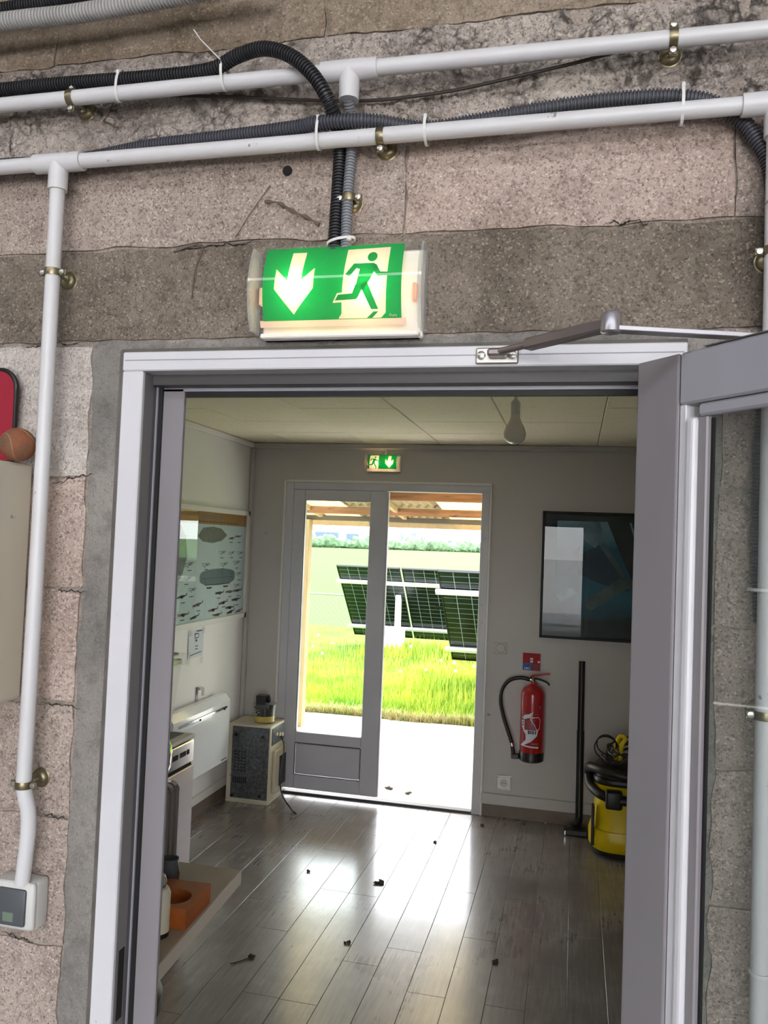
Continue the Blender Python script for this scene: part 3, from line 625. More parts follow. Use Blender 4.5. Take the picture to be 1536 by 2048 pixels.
# ------------------------------------------------------------------ illuminated exit signs
def exit_sign(label, x0, x1, z0, z1, yw, dep, man_right, lamp_w):
    W, H = x1 - x0, z1 - z0
    t = empty('exit_sign', ((x0 + x1) / 2, yw, z0), label, 'exit sign')
    def cy(v, ext=0):            # front surface, v: 0 top to 1 bottom
        a = (v - .5) * 2.0; return yw - dep * (.42 + .58 * math.cos(a * 1.12)) - ext
    MB().box((x0 + W * .05, yw - dep * .28, z0 + H * .0), (x1 - W * .01, yw - .0005, z1 - H * .04), .003).build('back_box', 'housing', t)
    n = 18; b = MB()             # clear cover: curved front with closed end cheeks
    outer = [(cy(k / n) , z1 - H * .93 * k / n) for k in range(n + 1)]
    prof = [(yw - .002, z1)] + outer + [(yw - .002, z1 - H * .93)]
    inner = [(min(yw - .001, y + .0016), z) for y, z in prof]
    for xa, xb in ((x0, x1),):
        A_ = [[b.bm.verts.new((xx, y, z)) for y, z in prof] for xx in (xa, xb)]
        for k in range(len(prof) - 1): b.bm.faces.new((A_[0][k], A_[0][k + 1], A_[1][k + 1], A_[1][k]))
        for q in (0, 1): b.bm.faces.new(A_[q])
        B_ = [[b.bm.verts.new((xx, y, z)) for y, z in prof] for xx in (xa + .006 * W / .28, xb - .006 * W / .28)]
        for q in (0, 1): b.bm.faces.new(B_[q])
    b.build('clear_cover', 'plexi', t, True)
    for xx in (x0 + W * .0, x1 - W * .012): MB().prism([(yw - .003, z1 - .002)] + [(y + .0008, z) for y, z in outer] + [(yw - .003, z1 - H * .93)], lambda y, z, d: Vector((xx + d, y, z)), W * .012).build('end_cheek', 'cheek', t)
    MB().box((x0 + W * .055, yw - dep * .55, z0 + H * .0), (x1 - W * .02, yw - .0005, z0 + H * .055), .002).build('base_ledge', 'housing', t)
    gx0, gx1 = (x0 + W * .088, x0 + W * .89); gz0, gz1 = z1 - H * .83, z1 - H * .015
    def mp(u, v, h):             # sheet coordinates 0..1 across, 0..1 down
        vv = (z1 - (gz1 - (gz1 - gz0) * v)) / (H * .93)
        return Vector((gx0 + (gx1 - gx0) * u, cy(vv) + .0035 - h * 1.0, gz1 - (gz1 - gz0) * v))
    F_ = lambda px: [((x - 215) / 1050, (y - 205) / 520) for x, y in px]
    arrow = F_([(428, 248), (535, 248), (512, 460), (612, 372), (606, 515), (457, 686), (307, 515), (317, 370), (408, 460)])
    door = F_([(848, 240), (1165, 232), (1150, 690), (1115, 721), (797, 721), (822, 690), (826, 617), (758, 619), (792, 558), (829, 554)])
    man = [F_(circ(1040, 305, 37))] + [F_(p) for p in
          [[(905, 352), (1058, 352), (1090, 400), (1060, 420), (1035, 470), (985, 545), (930, 520), (955, 395), (915, 385)],
           [(908, 352), (930, 388), (880, 448), (848, 430)], [(1045, 356), (1075, 362), (1108, 418), (1200, 424), (1200, 446), (1088, 450), (1050, 400)],
           [(930, 500), (975, 540), (945, 592), (930, 602), (775, 606), (800, 568), (905, 562)],
           [(960, 505), (1010, 480), (1030, 520), (1098, 668), (1045, 668)], [(1010, 722), (1062, 682), (1098, 682), (1052, 722)]]]
    if not man_right:
        sh_ = lambda ps, d: [[(u + d, v) for u, v in p] for p in ps]
        arrow = sh_([arrow], .52)[0]; door = sh_([door], -.52)[0]; man = sh_(man, -.52)
    tb = bmesh.new()
    for lp in ([(0, 0), (1, 0), (1, 1), (0, 1)], arrow, door):
        vv = [tb.verts.new((a, b_, 0)) for a, b_ in lp]
        for q in range(len(vv)): tb.edges.new((vv[q], vv[(q + 1) % len(vv)]))
    bmesh.ops.triangle_fill(tb, use_beauty=True, edges=tb.edges[:], normal=(0, 0, 1))
    for q in range(1, 16): bmesh.ops.bisect_plane(tb, geom=tb.verts[:] + tb.edges[:] + tb.faces[:], plane_co=(0, q / 16, 0), plane_no=(0, 1, 0))
    MB().join(tb, lambda v: mp(v.x, v.y, 0)).build('green_panel', 'green', t, True)
    flatmesh([arrow], mp, .0007, .0625).build('arrow', 'pict', t, True)
    flatmesh([door], mp, .0007, .0625).build('doorway_symbol', 'pict', t, True)
    flatmesh(man, mp, .0012, .0625).build('running_figure', 'green', t, True)
    flatmesh([[(-.03, .99), (1.03, .99), (1.03, 1.075), (-.03, 1.075)]], mp, -.002, .0).build('diffuser_strip', 'pict', t)
    for xx in ((.235, .75) if man_right else (.27, .755)):
        p = mp(xx, .56, 0); MB().sphere((p.x, p.y + .020 * W / .28, p.z), .004 * W / .28, 12).build('signal_lamp', 'lamp', t, True)
    for xx in (x0 + W * .045, x1 - W * .055):
        MB().box((xx - W * .012, yw - dep * .5, z1 - H * .62), (xx + W * .012, yw - dep * .26, z1 - H * .42), .002).build('side_lens', 'pict', t)
    if man_right:
        s = (gx1 - gx0) / 1050
        textmesh('ura', .0062, lambda x, y: mp(.934 + x / (gx1 - gx0), .982 - y / (gz1 - gz0), .0009), 'lettering', 'pict', t, .0001)
        rr = circ(.9235, .963, .0085, 14, .0175); ri = circ(.9235, .963, .0048, 14, .0095)
        flatmesh([[rr[k], rr[(k + 1) % 14], ri[(k + 1) % 14], ri[k]] for k in range(14)], mp, .0009).build('ring_mark', 'pict', t)
    return t
exit_sign('large lit green exit sign on concrete lintel over front doorway', -.535, -.2455, 2.031, 2.180, YF - .001, .056, True, 1)
exit_sign('small lit green exit sign high on back wall over far door', -1.381, -1.138, 2.172, 2.287, YB - .001, .045, False, 1)
mb = MB(); mb.box((-2.16, YB - .0165, 2.318), (-1.238, YB - .001, 2.338), .002); mb.box((-1.252, YB - .0165, 2.288), (-1.236, YB - .001, 2.3178), .002)
o = mb.build('cable_trunking', 'wallback'); tag(o, 'thin painted cable trunking under ceiling feeding small exit sign', 'trunking')

# ------------------------------------------------------------------ far door and awning outside
d2 = empty('door_2', (-1.24, YB, 0), kind='structure')
bx = lambda a, b, nm, mat, par, bev=.003: MB().box(a, b, bev).build(nm, mat, par)
bx((-1.932, YB - .012, 0), (-1.876, YB + .06, 2.095), 'jamb', 'doorgrey', d2); bx((-.598, YB - .004, 0), (-.545, YB + .06, 2.095), 'jamb', 'alu', d2)
bx((-1.876, YB - .012, 2.045), (-.545, YB + .06, 2.095), 'frame_head', 'doorgrey', d2)
bx((-1.95, YB - .016, 0), (-1.9325, YB - .001, 2.112), 'architrave', 'white', d2); bx((-.5445, YB - .016, 0), (-.531, YB - .001, 2.112), 'architrave', 'white', d2)
bx((-1.95, YB - .016, 2.0955), (-.531, YB - .001, 2.112), 'architrave', 'white', d2)
bx((-1.875, YB - .006, -.02), (-.6, YB + .05, .014), 'threshold', 'darkmetal', d2)
lf2 = bx((-1.874, YB - .016, .04), (-1.795, YB + .035, 2.043), 'leaf', 'doorgrey', d2)
bx((-1.337, YB - .016, .04), (-1.222, YB + .035, 2.043), 'stile', 'doorgrey', lf2)
bx((-1.794, YB - .016, 1.973), (-1.338, YB + .035, 2.043), 'rail', 'doorgrey', lf2); bx((-1.794, YB - .016, .345), (-1.338, YB + .035, .415), 'rail', 'doorgrey', lf2)
bx((-1.794, YB - .016, .04), (-1.338, YB + .035, .130), 'rail', 'doorgrey', lf2)
bx((-1.79, YB - .010, .135), (-1.342, YB + .02, .340), 'lower_panel', 'doorgrey', lf2, .006)
for a, b in (((-1.795, YB - .0145, .131), (-1.337, YB - .0085, .1345)), ((-1.795, YB - .0145, .3405), (-1.337, YB - .0085, .344)), ((-1.795, YB - .0145, .131), (-1.7915, YB - .0085, .344)), ((-1.3405, YB - .0145, .131), (-1.337, YB - .0085, .344))): bx(a, b, 'panel_joint', 'seal', lf2, 0)
bx((-1.7955, YB - .013, .412), (-1.792, YB - .004, 1.976), 'pane_gasket', 'seal', lf2, 0); bx((-1.79, YB - .013, 1.9705), (-1.338, YB - .004, 1.974), 'pane_gasket', 'seal', lf2, 0)
bx((-1.793, YB + .006, .416), (-1.339, YB + .012, 1.97), 'pane', 'glass', lf2, 0)
bx((-1.222, YB - .012, .04), (-1.212, YB + .02, 2.04), 'meeting_strip', 'doorgrey', lf2)
# awning
aw = empty('awning', (-1.5, 5.5, 2.0), 'open timber lean to awning with wavy translucent roofing outside far door', 'awning')
zr = lambda y: 2.116 - .136 * (y - 6.2)
k = 0; x = -5.2
while x < 2.4:
    x1 = x + .86; b = MB(); n = int(.86 / .0062); g = []
    for i in range(n + 1):
        xx = x + .86 * i / n; dz = .011 * math.sin(2 * math.pi * xx / .074)
        g.append([(xx, y, zr(y) + .013 + dz + (.002 if k % 2 else 0)) for y in (5.47, 7.86)])
    top = [[b.bm.verts.new(p) for p in r] for r in g]; bot = [[b.bm.verts.new((p[0], p[1], p[2] + .003)) for p in r] for r in g]
    for i in range(n):
        b.bm.faces.new((top[i][0], top[i][1], top[i + 1][1], top[i + 1][0])); b.bm.faces.new((bot[i][0], bot[i + 1][0], bot[i + 1][1], bot[i][1]))
        b.bm.faces.new((top[i][0], top[i + 1][0], bot[i + 1][0], bot[i][0])); b.bm.faces.new((top[i][1], bot[i][1], bot[i + 1][1], top[i + 1][1]))
    o = b.build('roofing_sheet', 'rooflight' if (-1.25 < x + .43 < -.3 or -2.6 < x + .43 < -1.75) else 'roofing', aw, True)
    x += .80; k += 1
for y, z0, z1, mt_ in ((5.6, 2.10, 2.17, 'timber'), (6.2, 2.036, 2.104, 'timber'), (6.9, 1.944, 2.008, 'timber'), (7.8, 1.858, 1.909, 'timberpale')):
    MB().box((-5.2, y - .02, z0), (2.4, y + .02, z1), .003).build('purlin', mt_, aw)
MB().box((-5.2, 7.36, 1.898), (2.4, 7.44, 1.944), .004).build('wall_plate', 'timbergrey', aw)
for x in (-4.1, -2.32, -1.50, -.28, 1.1):
    MB().bar((x + .02 if x == -1.5 else x + .1, 5.5, 2.120), (x - .05, 7.5, 1.934), .04, .042, bev=.003).build('rafter', 'timberpale', aw)
for x in (-2.50, 1.6):
    MB().box((x - .05, 7.31, -.052), (x + .05, 7.41, 1.9), .004).build('post', 'timberpale', aw)

# ------------------------------------------------------------------ ground outside
def sheet(x0, y0, x1, y1, z, th, nx, ny, nm, mat, amp=0):
    b = MB(); g = [[b.bm.verts.new((x0 + (x1 - x0) * i / nx, y0 + (y1 - y0) * j / ny, z + amp * noise.noise(Vector((i * .35, j * .35, 1))))) for i in range(nx + 1)] for j in range(ny + 1)]
    for j in range(ny):
        for i in range(nx): b.bm.faces.new((g[j][i], g[j][i + 1], g[j + 1][i + 1], g[j + 1][i]))
    o = b.build(nm, mat); o['kind'] = 'structure'; return o
mb = MB(); mb.box((-8, YB + .005, -.25), (7, 7.98, -.05)); struct('floor_terrace', mb, 'slab')
sheet(-40, 7.9, 30, 16.4, -.07, .1, 90, 24, 'ground_lawn', 'grass', .02)
sheet(-260, 16.4, 200, 420, -.09, .1, 4, 4, 'ground_field', 'field')
sheet(-120, -140, 120, -9, -.08, .1, 4, 4, 'ground_yard', 'slab')
def blades(nm, mat, n, xr, yf, hr, lean=.4, wd=.004):
    b = bmesh.new(); rnd = random.Random(5 + n)
    for _ in range(n):
        x = rnd.uniform(*xr); y = yf(rnd, x); h = rnd.uniform(*hr); a = rnd.uniform(0, 6.283); l = rnd.uniform(0, lean) * h; ww = wd * rnd.uniform(.6, 1.5)
        cx, sx = math.cos(a), math.sin(a); p = Vector((x, y, -.07))
        v = [b.verts.new(p + Vector(q)) for q in ((-sx * ww, cx * ww, 0), (sx * ww, -cx * ww, 0), (sx * ww * .7 + cx * l * .4, -cx * ww * .7 + sx * l * .4, h * .6), (-sx * ww * .7 + cx * l * .4, cx * ww * .7 + sx * l * .4, h * .6), (cx * l, sx * l, h))]
        b.faces.new(v[:4]); b.faces.new((v[3], v[2], v[4]))
    q = MB(); q.bm.free(); q.bm = b; return tag(q.build(nm, mat), kind='stuff')
o = blades('grass_tufts', 'blade', 26000, (-5.2, .6), lambda r, x: 8.02 + abs(r.gauss(0, 1)) * 2.4, (.04, .13)); tag(o, 'tufts of bright green grass on lawn beyond slab', 'grass')
o = blades('grass_edging', 'straw', 5200, (-3.4, .3), lambda r, x: 7.99 + .05 * math.sin(x * 5) + abs(r.gauss(0, .09)), (.05, .12), 1.4); tag(o, 'pale dry cut grass along edge of slab', 'grass')
o = blades('tall_weeds', 'blade', 4200, (-2.0, -.4), lambda r, x: r.gauss(10.2, .55), (.1, .24), .5, .005); tag(o, 'taller green weeds near right solar panel', 'weeds')
o = blades('tall_weeds', 'blade', 3600, (-3.3, -.9), lambda r, x: r.gauss(12.9, .3), (.1, .26), .5, .005); tag(o, 'taller green weeds round base of solar stand', 'weeds')
first = None
for (x, y) in ((-1.57, 12.31), (-1.78, 10.09), (-1.73, 10.96), (-1.48, 10.44), (-1.44, 11.34), (-1.32, 11.17), (-1.35, 11.63), (-2.06, 9.88), (-1.38, 9.91), (-3.58, 12.0), (-4.0, 12.6), (-3.7, 11.4), (-4.24, 12.4), (-2.29, 11.65), (-1.23, 10.48), (-3.3, 10.6), (-2.7, 10.9)):
    if first is None:
        b = MB(); b.tube([(x, y, -.07), (x + .01, y, .06), (x + .005, y, .15)], .003, 6); first = b.build('dandelion_clock', 'blade', None, origin=(x, y, -.07))
        b = MB(); b.sphere((x + .005, y, .165), .018, 12); b.build('seed_head', 'puff', first, True); o = first
    else:
        o = first.copy(); COL.objects.link(o); ch = first.children[0].copy(); COL.objects.link(ch); ch.parent = o
        s = random.uniform(.8, 1.25); o.location = (x, y, -.07); o.scale = (s, s, s)
    tag(o, 'white dandelion clock standing in sunny grass', 'flower', 'dandelion clocks on the lawn')
# fence
t = empty('wire_fence', (-6, 16.2, -.07), 'low wire mesh fence between lawn and crop field', 'fence')
b = MB(); x = -14.
while x < 4:
    b.bar((x, 16.2, -.07), (x + .6, 16.2, .56), .004, .004); b.bar((x + .6, 16.2, -.07), (x, 16.2, .56), .004, .004); x += .11
tag(b.build('mesh', 'wire', t), kind='stuff')
MB().tube([(-14, 16.2, .60), (4, 16.2, .60)], .018, 8).build('top_rail', 'wire', t, True)
for x in (-12, -9.4, -6.8, -4.2, -1.6, 1): MB().tube([(x, 16.23, -.08), (x, 16.23, .62)], .022, 8).build('fence_post', 'wire', t, True)
# hedge, far buildings, far trees
b = MB(); rnd = random.Random(3)
for i in range(150):
    f = i / 149; x = -112 + 134 * f; y = 160 + 150 * f; h = rnd.uniform(2.2, 4.2)
    tt = bmesh.new(); bmesh.ops.create_icosphere(tt, subdivisions=2, radius=1)
    sx = rnd.uniform(1.2, 2.0); ph = rnd.uniform(0, 9); jy = rnd.uniform(-1.2, 1.2)
    b.join(tt, lambda v: Vector((x + v.x * sx, y + jy + v.y * 1.4, -.3 + h * .5 + v.z * h * .5)) + noise.noise_vector(v.co * 2.2 + Vector((ph, 0, 0))) * .5 if False else Vector((x + v.x * sx, y + jy + v.y * 1.4, -.3 + h * .5 + v.z * h * .5)) + noise.noise_vector(v * 2.2 + Vector((ph, 0, 0))) * .5)
o = b.build('hedge', 'hedge'); tag(o, 'long pale green hedge at far end of crop field', 'hedge', kind='stuff')
def hall(x0, x1, y, h, label):
    t = empty('warehouse', ((x0 + x1) / 2, y, -.1), label, 'building')
    MB().box((x0 - .5, y, -.1), (x1 + .5, y + 16, h - .4)).build('white_walls', 'far_white', t)
    MB().box((x0, y - .4, 2.2), (x1, y - .05, h), .02).build('blue_front', 'far_blue', t)
    MB().prism([(x0 - .7, h - .4), ((x0 + x1) / 2, h + .5), (x1 + .7, h - .4)], lambda x, z, d: Vector((x, y - .2 + d, z)), 16.4).build('roof', 'far_white', t)
hall(-98, -88.7, 300, 5.2, 'distant low warehouse with long blue front, left one')
hall(-85.6, -80.7, 300, 4.9, 'distant low warehouse with short blue front, right one')
for i, (x, y, h) in enumerate(((-59.8, 280, 6.6), (-55.3, 280, 6.8), (-52.7, 284, 5.2), (-44, 290, 4.8))):
    t = empty('poplar_tree', (x, y, -.1), ('faint hazy upright tree beyond hedge, leftmost', 'tallest faint hazy tree beyond hedge', 'faint hazy shorter tree just right of tallest one', 'small faint hazy tree beyond hedge, rightmost')[i], 'tree', 'hazy trees beyond the hedge')
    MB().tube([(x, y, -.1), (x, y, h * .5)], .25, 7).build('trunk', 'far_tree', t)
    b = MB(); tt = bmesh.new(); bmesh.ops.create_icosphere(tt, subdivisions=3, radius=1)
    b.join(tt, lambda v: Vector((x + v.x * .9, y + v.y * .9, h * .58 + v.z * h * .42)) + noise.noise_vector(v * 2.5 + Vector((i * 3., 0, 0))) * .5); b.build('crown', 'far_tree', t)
# solar arrays
def array(label, x0, yt, zt, yb, zb, npan, wd, posts, box):
    T = Vector((x0, yt, zt)); dn = Vector((0, yb - yt, zb - zt)); L = dn.length; dn.normalize(); nr = Vector((1, 0, 0)).cross(dn).normalized()
    if nr.y > 0: nr = -nr                                        # nr: back side, towards the house
    t = empty('solar_array', (x0 + npan * wd / 2, (yt + yb) / 2, -.07), label, 'solar panels')
    P = lambda x, s, h: T + Vector((x, 0, 0)) + dn * s + nr * h
    Q = lambda a, b, bev=0: MB().box(a, b, bev, lambda v: P(v.x, v.y, v.z))
    for i in range(npan):
        a = i * (wd + .028)
        pn = Q((a + .008, .008, .0), (a + wd - .008, L - .008, .006)).build('panel', 'cell', t)
        b = MB()
        for q in (((a, 0, -.012), (a + .012, L, .02)), ((a + wd - .012, 0, -.012), (a + wd, L, .02)), ((a, 0, -.012), (a + wd, .012, .02)), ((a, L - .012, -.012), (a + wd, L, .02))):
            b.box(*q, 0, lambda v: P(v.x, v.y, v.z))
        b.build('panel_frame', 'black', pn)
        b = MB()
        for k in range(1, 6): b.box((a + wd * k / 6 - .0035, .01, .0062), (a + wd * k / 6 + .0035, L - .01, .0075), 0, lambda v: P(v.x, v.y, v.z))
        for k in range(1, 18): b.box((a + .01, L * k / 18 - .0022, .0062), (a + wd - .01, L * k / 18 + .0022, .0072), 0, lambda v: P(v.x, v.y, v.z))
        b.build('cell_gridlines', 'cellline', pn)
        Q((a + wd * .42, L * .49, .008), (a + wd * .58, L * .53, .024), .003).build('junction_box', 'black', pn)
    tot = npan * (wd + .028)
    for f in (.19, .845):
        Q((-.05, L * f - .03, .021), (tot, L * f + .03, .065), .004).build('rail', 'rail', t)
    for px in posts:
        y = yt + (yb - yt) * .5 - .12
        MB().box((px - .045, y - .05, -.08), (px + .045, y + .04, zt - (zt - zb) * .22), .004).build('post', 'rail', t)
    if box: MB().box(box[0], box[1], .01).build('inverter_box', 'whitebox', t)
array('rear stand of dark solar panels seen from behind on white rails', -3.73, 12.57, 1.32, 13.86, .097, 3, 1.045, (-2.80, -1.2), ((-3.06, 12.85, -.08), (-2.66, 13.05, .32)))
array('nearer stand of dark solar panels partly hidden by right door jamb', -1.49, 8.96, 1.426, 10.37, .266, 3, 1.045, (.6,), None)

# ------------------------------------------------------------------ back wall furnishings
t = empty('framed_picture', (.2, YB, 1.15), 'large black framed glazed picture in blue tones on right part of back wall', 'picture')
px0, px1, pz0, pz1 = -.206, .62, 1.148, 1.943; py = YB - .03
fr = bx((px0, py, pz0), (px1, YB - .001, pz1), 'backing', 'blackframe', t, .002)
for a, b in (((px0, py - .006, pz0), (px0 + .016, py, pz1)), ((px1 - .016, py - .006, pz0), (px1, py, pz1)), ((px0, py - .006, pz0), (px1, py, pz0 + .016)), ((px0, py - .006, pz1 - .016), (px1, py, pz1))): bx(a, b, 'frame_bar', 'blackframe', t, .002)
def picmat():
    mt, n, l, p = newmat('blue printed picture'); v = coords(n, l); p.inputs['Roughness'].default_value = .5
    s = n.new('ShaderNodeSeparateXYZ'); l.new(v, s.inputs[0]); nz = noisen(n, l, v, 5, 5, .6, .6)
    g = mathn(n, l, 'ADD', s.outputs['Z'], mathn(n, l, 'MULTIPLY', nz.outputs[0], .18))
    out = mixc(n, l, ramp(n, l, g, 1.38, 1.5), c(28, 40, 52), c(34, 92, 118)); out = mixc(n, l, ramp(n, l, g, 1.5, 1.72), out, c(30, 84, 112))
    out = mixc(n, l, ramp(n, l, g, 1.80, 1.95), out, c(120, 150, 170)); l.new(out, p.inputs['Base Color']); return mt
M['print'] = picmat(); M['print_dark'] = pm('dark print area', c(22, 28, 36), .5); M['print_grey'] = pm('grey print wing', c(84, 100, 104), .5, var=.6, vs=14, col2=c(40, 48, 56)); M['print_pale'] = pm('pale printed smoke', c(130, 152, 168), .5, var=.8, vs=10, col2=c(60, 90, 110)); M['print_dkblue'] = pm('deep blue print', c(16, 44, 66), .5)
bx((px0 + .017, py - .002, pz0 + .017), (px1 - .017, py - .0004, pz1 - .017), 'mount', 'print_dark', t, 0)
bx((-.115, py - .0032, 1.27), (.50, py - .0021, 1.885), 'print', 'print', t, 0)
pf = lambda u, v, h: Vector((u, py - .0033 - h, v))
flatmesh([[(.19, 1.885), (.32, 1.885), (.42, 1.55), (.36, 1.5), (.30, 1.62)], [(.33, 1.885), (.50, 1.885), (.50, 1.62), (.44, 1.55)]], pf, .0003).build('printed_wing_shadow', 'print_dark', t)
flatmesh([[(.03, 1.68), (.14, 1.74), (.30, 1.52), (.33, 1.46), (.16, 1.50), (.02, 1.56)], [(.0, 1.70), (.03, 1.74), (.02, 1.60), (-.04, 1.58)]], pf, .0004).build('printed_mountain', 'print_dkblue', t)
flatmesh([[(.15, 1.73), (.17, 1.76), (.31, 1.55), (.29, 1.53)], [(.05, 1.38), (.30, 1.56), (.35, 1.50), (.10, 1.33)], [(.30, 1.60), (.40, 1.45), (.36, 1.44)]], pf, .0006).build('printed_wing', 'print_grey', t)
flatmesh([[(-.02, 1.885), (.14, 1.885), (.17, 1.80), (.12, 1.72), (.06, 1.76), (.03, 1.82)], [(-.11, 1.42), (-.02, 1.47), (.02, 1.44), (-.08, 1.38)]], pf, .0005).build('printed_smoke', 'print_pale', t)
bx((px0 + .016, py - .0055, pz0 + .016), (px1 - .016, py - .0042, pz1 - .016), 'pane', 'glass', t, 0)
t = empty('instruction_plaque', (-.249, YB, .934), 'small red and blue plaque above fire extinguisher', 'sign')
bx((-.304, YB - .003, .934), (-.194, YB - .0003, 1.042), 'plate', 'plaquered', t, .001); M['blueprint'] = pm('blue print', c(26, 92, 164), .5)
qf = lambda u, v, h: Vector((-.304 + .11 * u, YB - .0031 - h, .934 + .108 * v))
flatmesh([[(0, 0), (.5, 0), (.5, .42), (0, .42)]], qf, .0003).build('blue_field', 'blueprint', t)
flatmesh([[(.42, .62), (.58, .62), (.58, .73), (.42, .73)], [(.42, .46), (.58, .46), (.58, .58), (.42, .58)], [(.85, .46), (.97, .46), (.97, .57), (.85, .57)], [(.10, .06), (.40, .06), (.40, .16), (.10, .16)]], qf, .0005).build('symbols', 'paper', t)
flatmesh([[(.55, .06 + .07 * k), (.95, .06 + .07 * k), (.95, .09 + .07 * k), (.55, .09 + .07 * k)] for k in range(5)], qf, .0005).build('text_lines', 'print_grey', t)
flatmesh([[(.14, .2), (.24, .34), (.2, .36), (.1, .22)], [(.28, .2), (.38, .34), (.34, .36), (.24, .22)], circ(.17, .12, .035, 10), circ(.33, .12, .035, 10)], qf, .0007).build('pictogram', 'ink', t)
t = empty('wall_socket_cover', (-.445, YB, 1.02), 'round clear cover on square plate right of far door', 'wall plate')
bx((-.485, YB - .008, 1.022), (-.405, YB - .0003, 1.098), 'plate', 'wallback', t, .004); MB().lathe([(.03, 0), (.03, .010), (.024, .016), (.0001, .018)], (-.445, YB - .008, 1.062), (0, -1, 0), 24).build('knob', 'wallback', t, True)
t = empty('power_socket', (-.397, YB, .178), 'white power socket low on wall under fire extinguisher', 'socket')
bx((-.439, YB - .012, .178), (-.355, YB - .0003, .256), 'plate', 'white', t, .004); bx((-.441, YB - .006, .172), (-.353, YB - .0002, .262), 'surround', 'inox', t, .001)
MB().lathe([(.024, 0), (.023, .002), (.021, .0022), (.019, -.0), (.0001, .0002)], (-.397, YB - .0122, .217), (0, -1, 0), 24).build('outlet', 'swhouse', t, True)
for x in (-.405, -.389): MB().lathe([(.003, 0), (.003, .0012), (.0001, .0013)], (x, YB - .0128, .217), (0, -1, 0), 10).build('hole', 'slot', t)
MB().lathe([(.0025, 0), (.0025, .008), (.0001, .009)], (-.397, YB - .0128, .226), (0, -1, 0), 10).build('pin', 'steel', t)
# fire extinguisher
ex, ey = -.229, YB - .094; rr = .0735
t = empty('fire_extinguisher', (ex, YB, .4), 'red fire extinguisher with black hose hung on back wall', 'fire extinguisher')
MB().lathe([(.0001, .425), (rr - .004, .425), (rr, .435), (rr, .80), (rr - .004, .822), (rr - .018, .843), (.03, .858), (.022, .866), (.022, .874), (.0001, .875)], (ex, ey, 0), 'Z', 36).build('cylinder', 'red', t, True)
MB().lathe([(.0001, .393), (rr - .012, .393), (rr + .001, .402), (rr + .0015, .452), (rr - .001, .456), (.0001, .456)], (ex, ey, 0), 'Z', 32).build('base_cup', 'black', t, True)
MB().lathe([(.017, .874), (.019, .884), (.017, .900), (.012, .906), (.0001, .907)], (ex - .004, ey, 0), 'Z', 20).build('valve', 'brass', t, True)
MB().tube(spline([(ex - .018, ey - .006, .902), (ex - .005, ey - .01, .918), (ex + .03, ey - .012, .924), (ex + .075, ey - .012, .934), (ex + .10, ey - .012, .937)], .008), .0065, 8).build('lever', 'red', t, True)
MB().tube(spline([(ex + .008, ey - .006, .902), (ex + .04, ey - .012, .897), (ex + .08, ey - .012, .884), (ex + .098, ey - .012, .866)], .008), .006, 8).build('handle', 'black', t, True)
MB().tube(spline([(ex - .02, ey - .01, .892), (ex - .08, ey - .012, .900), (ex - .145, ey - .012, .880), (ex - .19, ey - .01, .822), (ex - .198, ey - .01, .745), (ex - .178, ey - .01, .655), (ex - .15, ey - .01, .575), (ex - .124, ey - .012, .505), (ex - .113, ey - .014, .455), (ex - .11, ey - .014, .43)], .012), .0125, 14).build('hose', 'hose', t, True)
MB().tube([(ex - .012, ey - .01, .892), (ex - .04, ey - .011, .895)], .011, 14).build('hose_collar', 'chrome', t, True)
MB().tube([(ex - .121, ey - .013, .497), (ex - .117, ey - .013, .477)], .0135, 14).build('hose_collar', 'chrome', t, True)
M['greenrub'] = pm('dark green nozzle', c(20, 62, 52), .5)
MB().tube([(ex - .115, ey - .014, .465), (ex - .108, ey - .014, .42)], .010, 12).build('nozzle', 'greenrub', t, True)
MB().box((ex - .122, ey - .03, .402), (ex - .074, ey + .01, .432), .004).build('nozzle_holder', 'black', t)
MB().box((ex - .03, ey + rr - .005, .6), (ex + .03, YB - .0005, .66)).build('wall_hook', 'steel', t)
wrap = lambda u, v, h: Vector((ex + (rr + .0004 + h) * math.sin((u - .5) * 2.5 - .13), ey - (rr + .0004 + h) * math.cos((u - .5) * 2.5 - .13), .44 + .33 * v))
def wrapmesh(polys, h, nm, mat):
    tt = bmesh.new()
    for pl in polys: tt.faces.new([tt.verts.new((x, y, 0)) for x, y in pl])
    tt.normal_update(); bmesh.ops.triangulate(tt, faces=tt.faces[:])
    for k in range(1, 20): bmesh.ops.bisect_plane(tt, geom=tt.verts[:] + tt.edges[:] + tt.faces[:], plane_co=(k / 20, 0, 0), plane_no=(1, 0, 0))
    return MB().join(tt, lambda v: wrap(v.x, v.y, h)).build(nm, mat, t)
crv = [(.22, .70), (.16, .62), (.17, .54), (.26, .45), (.36, .38), (.36, .28), (.20, .20), (.12, .17), (.80, .14), (.80, .17), (.3, .185), (.55, .26), (.74, .37), (.78, .47), (.30, .47), (.30, .66), (.5, .70), (.62, .82), (.45, .76), (.3, .74)]
wrapmesh([crv], .0003, 'white_label', 'paper')
wrapmesh(stroke([(.5, .70), (.78, .71), (.84, .66), (.82, .50), (.74, .47), (.58, .62), (.50, .68)], .018), .0005, 'label_outline', 'paper')
wrapmesh([[(.44, .40), (.50, .40), (.50, .46), (.44, .46)], [(.52, .40), (.56, .40), (.56, .46), (.52, .46)], [(.58, .40), (.63, .40), (.63, .46), (.58, .46)], [(.66, .40), (.70, .40), (.70, .46), (.66, .46)]] + [[(.19 + .02 * (k % 2), .54 + .05 * k), (.27, .54 + .05 * k), (.27, .565 + .05 * k), (.19 + .02 * (k % 2), .565 + .05 * k)] for k in range(3)], .0006, 'label_symbols', 'ink')
